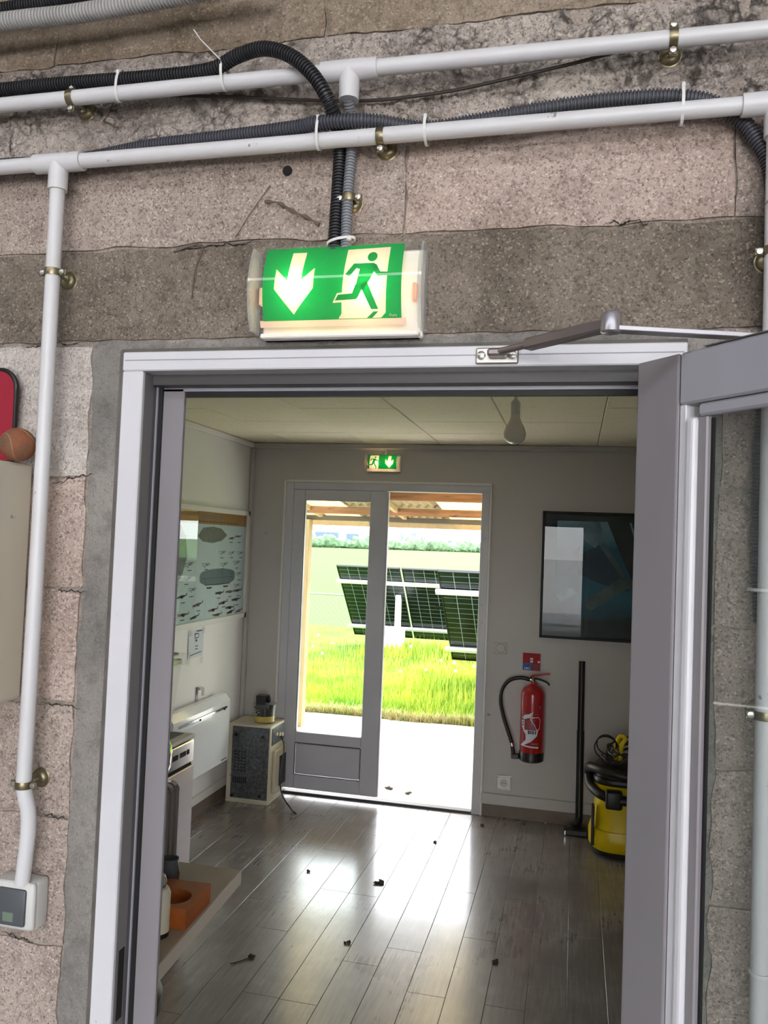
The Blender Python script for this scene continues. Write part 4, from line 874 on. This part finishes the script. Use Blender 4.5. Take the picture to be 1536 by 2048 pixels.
wrapmesh([[(.33, .49 + .026 * k), (.70 - .03 * (k % 3), .49 + .026 * k), (.70 - .03 * (k % 3), .497 + .026 * k), (.33, .497 + .026 * k)] for k in range(7)] + [[(.16, .24 + .026 * k), (.28, .24 + .026 * k), (.28, .247 + .026 * k), (.16, .247 + .026 * k)] for k in range(8)] + [[(.56, .215), (.80, .215), (.80, .232), (.56, .232)], [(.16, .76), (.4, .76), (.4, .766), (.16, .766)], [(.62, .76), (.8, .76), (.8, .766), (.62, .766)], [(.80, .86), (.86, .86), (.86, .92), (.80, .92)]], .0004, 'label_text_lines', 'print_pale')
# vacuum wand and vacuum cleaner
t = empty('vacuum_wand', (.06, YB - .09, 0), 'black vacuum cleaner tube standing against wall beside yellow vacuum', 'vacuum tube')
MB().tube([(.060, YB - .05, 1.02), (.063, YB - .062, .59)], .0195, 18).build('upper_tube', 'black', t, True)
MB().tube([(.063, YB - .062, .60), (.068, YB - .08, .06)], .0225, 18).build('lower_tube', 'black', t, True)
MB().tube(spline([(.068, YB - .08, .08), (.064, YB - .10, .05), (.05, YB - .14, .032)], .01), .022, 14).build('elbow', 'black', t, True)
MB().box((-.02, YB - .20, .002), (.12, YB - .12, .035), .006, None, 2).build('floor_nozzle', 'black', t)
MB().box((-.016, YB - .203, .004), (-.008, YB - .165, .030), .001).build('nozzle_edge', 'chrome', t)
vx, vy = .315, 4.90
t = empty('vacuum_cleaner', (vx, vy, 0), 'yellow and black wet and dry vacuum cleaner by back wall', 'vacuum cleaner')
def sq(r, z, p=3.2, n=40): return [Vector((vx + r * math.copysign(abs(math.cos(a)) ** (2 / p), math.cos(a)), vy + r * .92 * math.copysign(abs(math.sin(a)) ** (2 / p), math.sin(a)), z)) for a in [2 * math.pi * k / n for k in range(n)]]
MB().rings([sq(.165, .03), sq(.18, .05), sq(.183, .10), sq(.172, .16), sq(.166, .30), sq(.172, .41), sq(.174, .415)]).build('drum', 'yellow', t, True)
MB().rings([sq(.15, .002), sq(.166, .01), sq(.17, .034)]).build('base', 'black', t, True)
MB().rings([sq(.178, .40), sq(.181, .405), sq(.180, .43), sq(.172, .44)]).build('rim', 'black', t, True)
MB().rings([sq(.172, .44), sq(.17, .475), sq(.14, .505), sq(.09, .52)]).build('motor_head', 'black', t, True)
hp = [(vx + .15, vy - .20, .45), (vx + .02, vy - .235, .475), (vx - .10, vy - .22, .492), (vx - .175, vy - .14, .492), (vx - .205, vy - .05, .47), (vx - .205, vy - .02, .425), (vx - .19, vy - .08, .375), (vx - .13, vy - .175, .352), (vx - .03, vy - .20, .34), (vx + .1, vy - .20, .34)]
MB().tube(spline(hp, .012), .026, 16).build('hose', 'hose', t, True)
MB().box((vx - .115, vy - .225, .29), (vx - .025, vy - .165, .39), .014, None, 3).build('latch', 'black', t, True)
MB().box((vx - .185, vy - .145, .06), (vx - .168, vy - .085, .28), .006, None, 2).build('side_bracket', 'black', t)
MB().rings([sq(.184, .045), sq(.196, .06), sq(.198, .11), sq(.186, .15)]).build('foot_skirt', 'yellow', t, True)
b = MB(); b.tube(spline([(vx - .06, vy - .02, .47), (vx - .055, vy - .025, .60), (vx - .035, vy - .04, .655), (vx - .01, vy - .05, .645), (vx - .03, vy - .06, .60), (vx - .035, vy - .06, .47)], .01), .013, 10); b.build('carry_handle', 'yellow', t, True)
b = MB()
for k in range(7): b.tube([p + Vector((0, 0, .02 * math.sin(3 * i / 28 * 6.28 + k))) for i, p in enumerate(ring((vx - .03 + .012 * k, vy - .04 + random.uniform(-.03, .03), .545 + .008 * k), (random.uniform(-.3, .3), random.uniform(-.35, .1), 1), .10 + random.uniform(-.02, .02)))], .0042, 7, False, True)
for k in range(2): b.tube(ring((vx - .11, vy - .03, .60 - .02 * k), (.2, 1, .1), .055 + .012 * k), .0042, 7, False, True)
b.build('power_cord', 'black', t, True)
# bulb
t = empty('light_bulb', (-.264, 3.454, ZC), 'bare white bulb in white holder hanging from ceiling', 'light bulb')
bz = lambda h: ZC - h
MB().lathe([(.03, 0), (.028, -.003), (.008, -.005), (.0001, -.005)], (-.264, 3.454, ZC), 'Z', 24).build('ceiling_rose', 'grid', t, True)
MB().lathe([(.0065, -.004), (.0065, -.025), (.012, -.034), (.0185, -.040), (.0195, -.046), (.0195, -.094), (.0175, -.096), (.0001, -.096)], (-.264, 3.454, ZC), 'Z', 24).build('lamp_holder', 'white', t, True)
MB().lathe([(.0001, -.094), (.0185, -.096), (.020, -.11), (.027, -.127), (.039, -.148), (.0455, -.168), (.0465, -.182), (.043, -.198), (.034, -.210), (.018, -.218), (.0001, -.2205)], (-.264, 3.454, ZC), 'Z', 32).build('glass_globe', 'bulb', t, True)

# ------------------------------------------------------------------ left wall furnishings
t = empty('aviation_poster', (XL, 4.6, 1.16), 'white framed glazed poster of airships and aeroplanes on left wall', 'poster')
y0, y1, z0, z1 = 3.9, 5.205, 1.160, 1.882; xw = XL + .02
for a, b in (((XL + .0005, y0, z0), (XL + .028, y0 + .03, z1)), ((XL + .0005, y1 - .032, z0), (XL + .028, y1, z1)), ((XL + .0005, y0, z0), (XL + .028, y1, z0 + .032)), ((XL + .0005, y0, z1 - .032), (XL + .028, y1, z1))): bx(a, b, 'frame_bar', 'white', t, .002)
bx((XL + .0008, y0 + .03, z0 + .032), (XL + .012, y1 - .032, z1 - .032), 'sheet', 'paper', t, 0)
gf = lambda u, v, h: Vector((XL + .0122 + h, u, v))
M['ochre'] = pm('ochre print band', c(178, 122, 56), .6, var=.5, vs=8, col2=c(150, 96, 40)); M['balloon'] = pm('grey balloon print', c(128, 124, 116), .6, var=.6, vs=20, col2=c(88, 84, 78)); M['airship'] = pm('slate airship print', c(104, 120, 128), .6, var=.5, vs=16, col2=c(72, 86, 94)); M['brownprint'] = pm('brown printed planes', c(130, 84, 58), .6, var=.7, vs=40, col2=c(70, 52, 46))
flatmesh([[(y0 + .03, 1.775), (y1 - .032, 1.775), (y1 - .032, 1.850), (y0 + .03, 1.850)]], gf, .0003).build('title_band', 'ochre', t)
M['titleblue'] = pm('faded blue lettering', c(120, 128, 138), .7)
textmesh("Histoire de l'air", .042, lambda x, y: gf(4.53 + x, 1.81 + y, .0006), 'title_lettering', 'titleblue', t)
flatmesh([[(4.35 + .05 * k, 1.787), (4.385 + .05 * k, 1.787), (4.385 + .05 * k, 1.793), (4.35 + .05 * k, 1.793)] for k in range(14)], gf, .0006).build('subtitle_line', 'ink', t)
flatmesh([[(4.45, 1.70), (4.52, 1.752), (4.66, 1.762), (4.78, 1.752), (4.87, 1.712), (4.79, 1.676), (4.66, 1.660), (4.52, 1.668)], [(4.05, 1.70), (4.10, 1.76), (4.22, 1.77), (4.30, 1.70), (4.33, 1.58), (4.28, 1.48), (4.22, 1.43), (4.16, 1.43), (4.10, 1.5)]], gf, .0004).build('balloon_prints', 'balloon', t)
flatmesh([[(4.47 + .27 - .27 * math.cos(a) , 1.455 + .052 * math.copysign(abs(math.sin(a)) ** .6, math.sin(a))) if False else (4.76 + .26 * math.cos(a), 1.448 + .052 * math.copysign(abs(math.sin(a)) ** .55, math.sin(a))) for a in [2 * math.pi * k / 36 for k in range(36)]]], gf, .0004).build('airship_print', 'airship', t)
flatmesh([[(4.53 + .035 * k, 1.44), (4.548 + .035 * k, 1.44), (4.548 + .035 * k, 1.446), (4.53 + .035 * k, 1.446)] for k in range(13)] + [[(4.56, 1.405), (4.96, 1.405), (4.93, 1.399), (4.59, 1.399)], [(4.6, 1.389), (4.68, 1.389), (4.67, 1.378), (4.61, 1.378)], [(4.84, 1.389), (4.92, 1.389), (4.91, 1.378), (4.85, 1.378)], [(4.05, 1.70), (4.33, 1.70), (4.33, 1.696), (4.05, 1.696)]], gf, .0006).build('airship_details', 'ink', t)
def plane(cx, cy, s, up=.15, kind=0):
    P_ = []
    r_ = lambda pts: [(cx + (x * math.cos(up) - y * math.sin(up)) * s * 1.15, cy + (x * math.sin(up) + y * math.cos(up)) * s * .62) for x, y in pts]
    if kind == 0: P_ = [r_([(-.5, .0), (-.42, .09), (.05, .13), (.5, .04), (.5, .0), (.0, -.1), (-.4, -.09)]), r_([(.38, .02), (.5, .22), (.56, .22), (.5, .02)]), r_([(-.2, .06), (.05, .08), (.16, -.14), (-.02, -.16)]), r_([(-.52, -.16), (-.49, -.16), (-.49, .2), (-.52, .2)])]
    else: P_ = [r_([(-.5, .16), (.5, .16), (.5, .20), (-.5, .20)]), r_([(-.45, -.08), (.4, -.08), (.4, -.04), (-.45, -.04)]), r_([(-.3, -.08), (-.27, -.08), (-.27, .2), (-.3, .2)]), r_([(.2, -.08), (.23, -.08), (.23, .2), (.2, .2)]), r_([(-.08, .0), (.08, .0), (.6, .08), (.6, .11), (0, .1)]), r_(circ(-.1, -.2, .06, 8))]
    return P_
rnd = random.Random(8); dark, brn = [], []
rows = ((1.70, (4.93, 5.06), .085, 0), (1.60, (4.80, 4.95, 5.10), .09, 1), (1.53, (4.36, 4.58, 4.82, 5.04), .10, 1), (1.45, (4.20, 4.33, 5.09), .085, 1), (1.375, (4.16, 4.40, 5.06), .085, 1), (1.345, (4.30, 4.78, 4.95, 5.08), .11, 0), (1.285, (4.16, 4.50, 4.86, 5.07), .12, 0), (1.245, (4.30, 4.72, 4.96), .12, 0), (1.215, (4.18, 4.46, 4.80, 4.97, 5.10), .105, 0))
for v, us, s, kd in rows:
    for u in us:
        (brn if kd == 0 and rnd.random() < .45 else dark).extend(plane(u + rnd.uniform(-.02, .02), v + rnd.uniform(-.008, .008), s, rnd.uniform(-.05, .25), kd))
        dark.append([(u - .02, v - .035), (u + .03, v - .035), (u + .03, v - .030), (u - .02, v - .030)])
flatmesh(dark, gf, .0005).build('aeroplane_prints', 'ink', t); flatmesh(brn, gf, .0006).build('aeroplane_prints', 'brownprint', t)
bx((XL + .0145, y0 + .0305, z0 + .0325), (XL + .0165, y1 - .0325, z1 - .0325), 'pane', 'glass', t, 0)
t = empty('paper_notice', (XL, 4.5, .97), 'white paper notice taped to left wall under poster', 'notice')
b = MB(); g = [[(XL + .0015 + .004 * math.sin(3.1 * j / 8) * (j / 8) + .002 * math.sin(i * .9), 4.415 + .195 * i / 8, 1.138 - .165 * j / 8) for i in range(9)] for j in range(9)]
V = [[b.bm.verts.new(p) for p in r] for r in g]; V2 = [[b.bm.verts.new((p[0] + .0006, p[1], p[2])) for p in r] for r in g]
for j in range(8):
    for i in range(8): b.bm.faces.new((V[j][i], V[j][i + 1], V[j + 1][i + 1], V[j + 1][i])); b.bm.faces.new((V2[j][i], V2[j + 1][i], V2[j + 1][i + 1], V2[j][i + 1]))
b.build('sheet', 'paper', t, True)
nf = lambda u, v, h: Vector((XL + .0076 + h, 4.415 + .195 * u, .973 + .165 * v))
flatmesh(stroke([(.38, .72), (.38, .86), (.62, .86), (.62, .72)], .03) + [[(.40, .70), (.60, .70), (.60, .73), (.40, .73)], [(.44, .58), (.54, .58), (.54, .66), (.44, .66)], [(.42, .40), (.60, .40), (.60, .43), (.42, .43)], [(.42, .30), (.60, .30), (.60, .33), (.42, .33)], [(.1, .1), (.85, .16), (.85, .19), (.1, .13)], [(.5, .93), (.85, .93), (.85, .97), (.5, .97)]], nf, .0003).build('printed_lines', 'ink', t)
for yy, zz in ((4.41, 1.128), (4.58, 1.130), (4.40, .955), (4.57, .950)): MB().box((XL + .0078, yy, zz - .02), (XL + .0082, yy + .035, zz + .02)).build('tape', 'plexi', t)
# heater
t = empty('panel_heater', (XL, 4.47, .30), 'white glass fronted panel heater on left wall', 'heater')
hy0, hy1, hz0, hz1 = 4.085, 4.835, .29, .712
MB().prism([(XL + .03, hz0 + .01), (XL + .088, hz0), (XL + .102, hz0 + .012), (XL + .102, hz1 - .04), (XL + .07, hz1), (XL + .03, hz1)], lambda x, z, d: Vector((x, hy0 + d, z)), hy1 - hy0).build('body', 'enamel', t)
MB().box((XL + .1005, hy0 + .012, hz0 + .012), (XL + .106, hy1 - .012, hz1 - .095), .002).build('front_pane', 'enamel', t)
MB().box((XL + .102, hy0 + .06, hz1 - .082), (XL + .106, hy1 - .05, hz1 - .066), .002).build('outlet_grille', 'chrome', t)
for yy in (4.40, 4.74): MB().box((XL + .103, yy, hz1 - .086), (XL + .109, yy + .014, hz1 - .074), .001).build('clip', 'slot', t)
MB().box((XL + .1062, hy1 - .11, hz0 + .026), (XL + .1066, hy1 - .03, hz0 + .032)).build('maker_mark', 'ink', t)
for yy in (4.25, 4.65): MB().box((XL + .0005, yy, .4), (XL + .031, yy + .03, .66)).build('mount', 'steel', t)
t = empty('metal_bracket', (XL, 4.6, .72), 'small steel bracket on left wall just above panel heater', 'bracket')
MB().box((XL + .0005, 4.545, .70), (XL + .003, 4.575, .79), .001).build('back_strip', 'inox', t)
MB().box((XL + .003, 4.545, .775), (XL + .03, 4.60, .787), .003, None, 2).build('hook_arm', 'inox', t); MB().box((XL + .027, 4.572, .735), (XL + .030, 4.605, .778), .001).build('hook_plate', 'inox', t)
# microwave on its end
mx0, mx1, my0, my1, mzt = -2.155, -1.862, 4.945, 5.21, .497
t = empty('microwave_oven', ((mx0 + mx1) / 2, 5.08, 0), 'cream microwave oven stood on end in corner, galvanised base facing room', 'microwave')
MB().box((mx0, my0 + .008, .012), (mx1, my1, mzt), .006, None, 2).build('casing', 'cream', t)
MB().box((mx0 + .035, my0, .03), (mx1 - .008, my0 + .0085, mzt - .012), .002).build('base_plate', 'galv', t)
bp_ = [o for o in t.children if o.name.startswith('base_plate')][0]
MB().box((mx0 + .035, my0 - .004, .405), (mx1 - .03, my0 + .001, .425), .002).build('pressed_rib', 'galv', bp_); MB().box((mx0 + .04, my0 - .003, .365), (mx1 - .014, my0 + .001, .372), .001).build('pressed_rib', 'galv', bp_)
MB().box((mx0 + .155, my0 - .003, .17), (mx1 - .035, my0 + .001, .34), .004).build('pressed_panel', 'galv', bp_)
MB().box((mx0 + .045, my0 - .003, .05), (mx1 - .014, my0 + .001, .09), .003).build('pressed_rib', 'galv', bp_)
b = MB()
for r_ in range(7):
    for q in range(4): x = mx0 + .055 + .022 * q; z = .20 + .02 * r_; b.bar((x, my0 - .0012, z + .012), (x + .014, my0 - .0012, z), .001, .0055, (0, 0, 1))
for q in range(7): b.box((mx0 + .05 + .014 * q, my0 - .002, .125), (mx0 + .057 + .014 * q, my0 + .0, .165))
b.build('vent_slots', 'slot', bp_)
for x, z in ((mx1 - .05, .43), (mx0 + .06, .43), (mx0 + .05, .045), (mx1 - .055, .055)): MB().lathe([(.011, 0), (.010, -.008), (.0001, -.009)], (x, my0 + .0, z), 'Y', 14).build('foot', 'black', bp_, True)
MB().box((mx0 - .0, my0 + .004, .0), (mx1 + .002, my1, .014), .003).build('bottom_edge', 'cream', t)
MB().box((mx1 - .001, my0 + .06, .06), (mx1 + .022, my1 - .005, .335), .008, None, 2).build('door', 'cream', t); dr = [o for o in t.children if o.name.startswith('door')][0]
MB().box((mx1 + .019, my0 + .13, .09), (mx1 + .0235, my1 - .012, .285), .002).build('door_window', 'black', dr)
MB().box((mx1 - .001, my0 + .03, .37), (mx1 + .004, my1 - .02, .478), .002).build('rear_grille', 'galv', t)
for k in range(3): MB().lathe([(.010, 0), (.012, .018), (.004, .020), (.0001, .02)], (mx1 + .004, my0 + .07 + .055 * k, .44 - .012 * k), 'X', 12).build('knob', 'cream', t, True)
MB().tube(spline([(mx1 + .004, 5.13, .40), (mx1 + .03, 5.09, .395), (mx1 + .055, 5.06, .36), (mx1 + .055, 5.04, .25), (mx1 + .05, 5.02, .16), (mx1 + .09, 4.97, .07), (mx1 + .16, 4.93, .012), (mx1 + .20, 4.88, .006), (mx1 + .235, 4.84, .006), (mx1 + .225, 4.76, .006)], .012), .0042, 8).build('power_cord', 'black', t, True)
t = empty('plastic_tub', (-1.95, 5.06, mzt), 'clear plastic tub with black label holding black box on microwave', 'tub')
MB().lathe([(.0001, .002), (.066, .002), (.0665, .006), (.072, .118), (.079, .119), (.079, .128), (.073, .129), (.070, .118), (.0645, .008), (.0001, .006)], (-1.95, 5.06, mzt - .002), 'Z', 30).build('tub_wall', 'plexi', t, True)
MB().lathe([(.0672, .05), (.0713, .102)], (-1.95, 5.06, mzt), 'Z', 30, False).build('black_label', 'black', t, True)
M['labelyel'] = pm('yellow label band', c(206, 178, 72), .5, var=.5, vs=30); MB().lathe([(.0652, .012), (.067, .049)], (-1.95, 5.06, mzt), 'Z', 30, False).build('label_band', 'labelyel', t, True)
lw = lambda u, v, h=0: Vector((-1.95 + .0722 * math.sin(u), 5.06 - .0722 * math.cos(u), mzt + v))
for i, (s_, wd) in enumerate((('x', .55), ('x', .7), ('x', .5))):
    MB().join((lambda q: (q.faces.new([q.verts.new(lw(-.85 + wd * a, .092 - .014 * i - b_)) for a, b_ in ((0, 0), (1, 0), (1, .006), (0, .006))]), q)[1])(bmesh.new())).build('label_text_line', 'paper', t)
MB().box((-2.0, 5.02, mzt + .07), (-1.93, 5.09, mzt + .178), .004).build('black_box', 'black', None); o = bpy.data.objects['black_box']; tag(o, 'small black box sticking out of plastic tub', 'box')
MB().sphere((-1.922, 5.045, mzt + .155), .016, 14, (1, 1, 1.4)).build('bottle_stopper', 'chrome', None, True); tag(bpy.data.objects['bottle_stopper'], 'shiny dark rounded bottle stopper beside black box in plastic tub', 'stopper')
bpy.data.objects['bottle_stopper'].data.materials[0] = M['blackframe']
# dishwasher
t = empty('dishwasher', (-1.87, 2.95, 0), 'silver dishwasher with dark top standing by left wall', 'dishwasher')
MB().box((-2.17, 2.655, .01), (-1.595, 3.255, .835), .003).build('cabinet_body', 'inox', t)
MB().box((-2.17, 2.65, .8355), (-1.567, 3.26, .852), .003).build('worktop', 'white', t); MB().box((-2.15, 2.67, .8525), (-1.61, 3.235, .8545), .001).build('dark_top', 'darkmetal', t)
MB().box((-1.594, 2.655, .735), (-1.57, 3.255, .828), .004).build('control_panel', 'chrome', t); MB().box((-1.594, 2.655, .10), (-1.566, 3.255, .722), .004).build('door', 'inox', t)
for yy, w_ in ((3.06, .05), (3.13, .05), (3.19, .02)): MB().box((-1.5705, yy, .776), (-1.568, yy + w_, .796), .001).build('button', 'slot', t)
MB().box((-1.5935, 2.66, .7225), (-1.578, 3.25, .7345)).build('grip_slot', 'slot', t); MB().box((-1.66, 2.67, .0), (-1.64, 3.24, .0995)).build('plinth', 'slot', t)
t = empty('white_panel', (-2.1, 3.5, 0), 'tall white board leaning by left wall behind dishwasher', 'board')
MB().prism([(3.27, .001), (3.66, .001), (3.955, 1.03), (3.45, 1.03), (3.27, .8)], lambda y, z, d: Vector((-2.02 + d - .0 * z, y, z)), .02).build('board', 'white', t)
t = empty('clear_box', (-2.01, 3.85, 1.03), 'clear plastic box with dark lid on top of white board', 'box')
MB().box((-2.06, 3.74, 1.031), (-1.95, 3.95, 1.085), .004).build('shell', 'plexi', t); MB().box((-2.045, 3.70, 1.086), (-1.97, 3.86, 1.096), .002).build('lid', 'black', t); MB().box((-2.04, 3.76, 1.035), (-1.97, 3.90, 1.06), .003).build('contents', 'counter', t)
# counter by the front door with things on it
t = empty('side_table', (-1.4, 1.85, 0), 'pale laminate table top just inside front doorway', 'table')
tr_ = lambda v: Vector((-.907 + (v.x + .907) + (2.215 - v.y) * .065, v.y, v.z))
MB().box((-1.9, 1.50, .712), (-.9065, 2.215, .75), .002, tr_).build('table_top', 'counter', t); MB().box((-.906, 1.50, .7125), (-.903, 2.215, .7495), 0, tr_).build('edge_band', 'counteredge', t)
for x in (-1.85, -1.22):
    for y in (1.56, 2.0): MB().box((x - .02, y - .02, 0), (x + .02, y + .02, .7118), .003).build('leg', 'alugrey', t)
t = empty('wooden_holder', (-1.0, 2.03, .75), 'orange brown wooden block with round hole on pale table', 'wooden block')
B0 = Vector((-.949, 1.912, .7505)); ang = math.radians(3)
Rm = Matrix.Rotation(ang, 3, 'Z')
nn = 40; hw, hl, hh, hr = .0575, .078, .050, .043
outr = []
for k in range(nn):
    a = 2 * math.pi * k / nn; s_ = 1 / max(abs(math.cos(a)) / hw, abs(math.sin(a)) / hl); outr.append((s_ * math.cos(a), s_ * math.sin(a)))
for cx_ in ((hw, hl), (-hw, hl), (-hw, -hl), (hw, -hl)):
    k = min(range(nn), key=lambda q: (outr[q][0] - cx_[0]) ** 2 + (outr[q][1] - cx_[1]) ** 2); outr[k] = cx_
hole = [(hr * math.cos(2 * math.pi * k / nn), -.018 + hr * math.sin(2 * math.pi * k / nn)) for k in range(nn)]
b = MB(); Wm = lambda p, z: B0 + Rm @ Vector((p[0], p[1], z))
b.rings([[Wm(p, 0) for p in outr], [Wm(p, hh) for p in outr], [Wm(p, hh) for p in hole], [Wm(p, .008) for p in hole]]); b.build('block', 'wood', t)
MB().lathe([(.0425, 0), (.0425, .002), (.0001, .0021)], Wm((0, -.018), .0081), 'Z', 30).build('hole_bottom', 'slot', t)
t = empty('ribbed_canister', (-1.16, 2.06, .75), 'ribbed chrome upright toaster behind wooden block on pale table', 'toaster')
for k in range(6):
    y = 1.995 + .028 * k
    MB().prism([(-1.22, .752), (-1.078, .752)] + [(-1.098 + .02 * math.cos(a), .972 + .028 * math.sin(a)) for a in [math.pi / 2 * q / 6 for q in range(7)]] + [(-1.22, 1.0)], lambda x, z, d: Vector((x, y + d, z)), .019).build('chrome_rib', 'inox', t)
MB().box((-1.215, 1.99, .751), (-1.082, 2.165, .985), .004).build('core', 'darkmetal', t)
t = empty('steel_lid', (-1.17, 2.19, 1.0), 'round polished steel lid standing behind ribbed toaster', 'lid')
MB().lathe([(.0001, -.01), (.058, -.01), (.062, 0), (.055, .012), (.03, .022), (.0001, .025)], (-1.152, 2.185, 1.055), (1, .2, .1), 30).build('disc', 'chrome', t, True); MB().box((-1.175, 2.18, .7505), (-1.163, 2.2, 1.05)).build('stand', 'darkmetal', t)
t = empty('dark_mug', (-1.034, 2.03, .75), 'dark mug with steel handle between toaster and wooden block', 'mug')
MB().lathe([(.0001, .001), (.022, .001), (.024, .004), (.024, .085), (.021, .085), (.020, .01), (.0001, .008)], (-1.034, 2.03, .75), 'Z', 24).build('cup', 'slate', t, True); MB().tube(spline([(-1.022, 2.03, .82), (-1.01, 2.028, .828), (-1.004, 2.027, .80), (-1.01, 2.028, .77), (-1.022, 2.03, .766)], .004), .0028, 8).build('handle', 'chrome', t, True)
t = empty('vacuum_flask', (-.939, 1.797, .75), 'slim cream flask with chrome cap beside doorway on pale table', 'flask')
MB().lathe([(.0001, .001), (.027, .001), (.027, .012), (.0001, .0121)], (-.939, 1.797, .75), 'Z', 24).build('base', 'black', t, True); MB().lathe([(.0001, .0122), (.0275, .0122), (.0275, .10), (.022, .112), (.0001, .113)], (-.939, 1.797, .75), 'Z', 24).build('body', 'cream', t, True); MB().lathe([(.0001, .113), (.016, .113), (.017, .13), (.012, .142), (.0001, .145)], (-.939, 1.797, .75), 'Z', 20).build('cap', 'chrome', t, True)
t = empty('stool', (-.99, 1.66, 0), 'black round topped stool tucked under pale table edge', 'stool')
MB().lathe([(.0001, .60), (.13, .60), (.145, .615), (.145, .645), (.13, .66), (.0001, .662)], (-1.03, 1.70, 0), 'Z', 28).build('seat', 'black', t, True)
for a in range(4): MB().tube([(-1.03 + .08 * math.cos(a * 1.571 + .78), 1.70 + .08 * math.sin(a * 1.571 + .78), .6), (-1.03 + .14 * math.cos(a * 1.571 + .78), 1.70 + .14 * math.sin(a * 1.571 + .78), 0)], .011, 10).build('leg', 'black', t, True)
# litter on the floor
def litter(x, y, s, label, seed):
    r_ = random.Random(seed); b = MB()
    for k in range(3 + seed % 3):
        a = r_.uniform(0, 6.28); p = Vector((x + r_.uniform(-s, s) * .4, y + r_.uniform(-s, s) * .4, .002)); d = Vector((math.cos(a), math.sin(a), 0)); n_ = Vector((-d.y, d.x, 0)); l = s * r_.uniform(.5, 1); q = s * r_.uniform(.12, .3)
        pts = [p - d * l * .5, p + n_ * q, p + d * l * .5, p - n_ * q]; lo = [b.bm.verts.new(v) for v in pts]; hi = [b.bm.verts.new(v + Vector((0, 0, .003 + .006 * r_.random()))) for v in pts]
        b.bm.faces.new(lo); b.bm.faces.new(hi)
        for i in range(4): b.bm.faces.new((lo[i], lo[(i + 1) % 4], hi[(i + 1) % 4], hi[i]))
    tag(b.build('dead_leaf', 'leafdead'), label, 'leaf litter')
litter(-.91, 4.042, .045, 'dark crumpled dead leaf in middle of floor glare', 2); litter(-1.225, 3.17, .04, 'dry leaf scrap on floor toward pale table', 4); litter(-.893, 3.401, .022, 'tiny dark leaf crumb on middle of floor', 1)
litter(-.516, 5.05, .035, 'dry stalk on floor at right foot of far door', 0); litter(-.739, 4.676, .024, 'leaf crumb on bright floor inside far door', 3); litter(-.272, 3.431, .022, 'small dark crumb on darker right half of floor', 5); litter(-1.285, 4.05, .024, 'leaf crumb on floor left of glare', 6)
o = MB().tube(spline([(-1.29, 3.09, .003), (-1.262, 3.12, .003), (-1.24, 3.15, .004)], .006), .002, 5).build('dry_stalk', 'leafdead', None); tag(o, 'thin dry stalk on floor beside leaf scrap', 'leaf litter')
litter(-1.25, 5.75, .06, 'brown leaf on slab just outside far door, left', 8); litter(-1.08, 5.68, .05, 'brown leaf on slab just outside far door, right', 7)
for q in [o for o in bpy.data.objects if o.get('label', '').startswith('brown leaf on slab')]: q.location.z -= .05
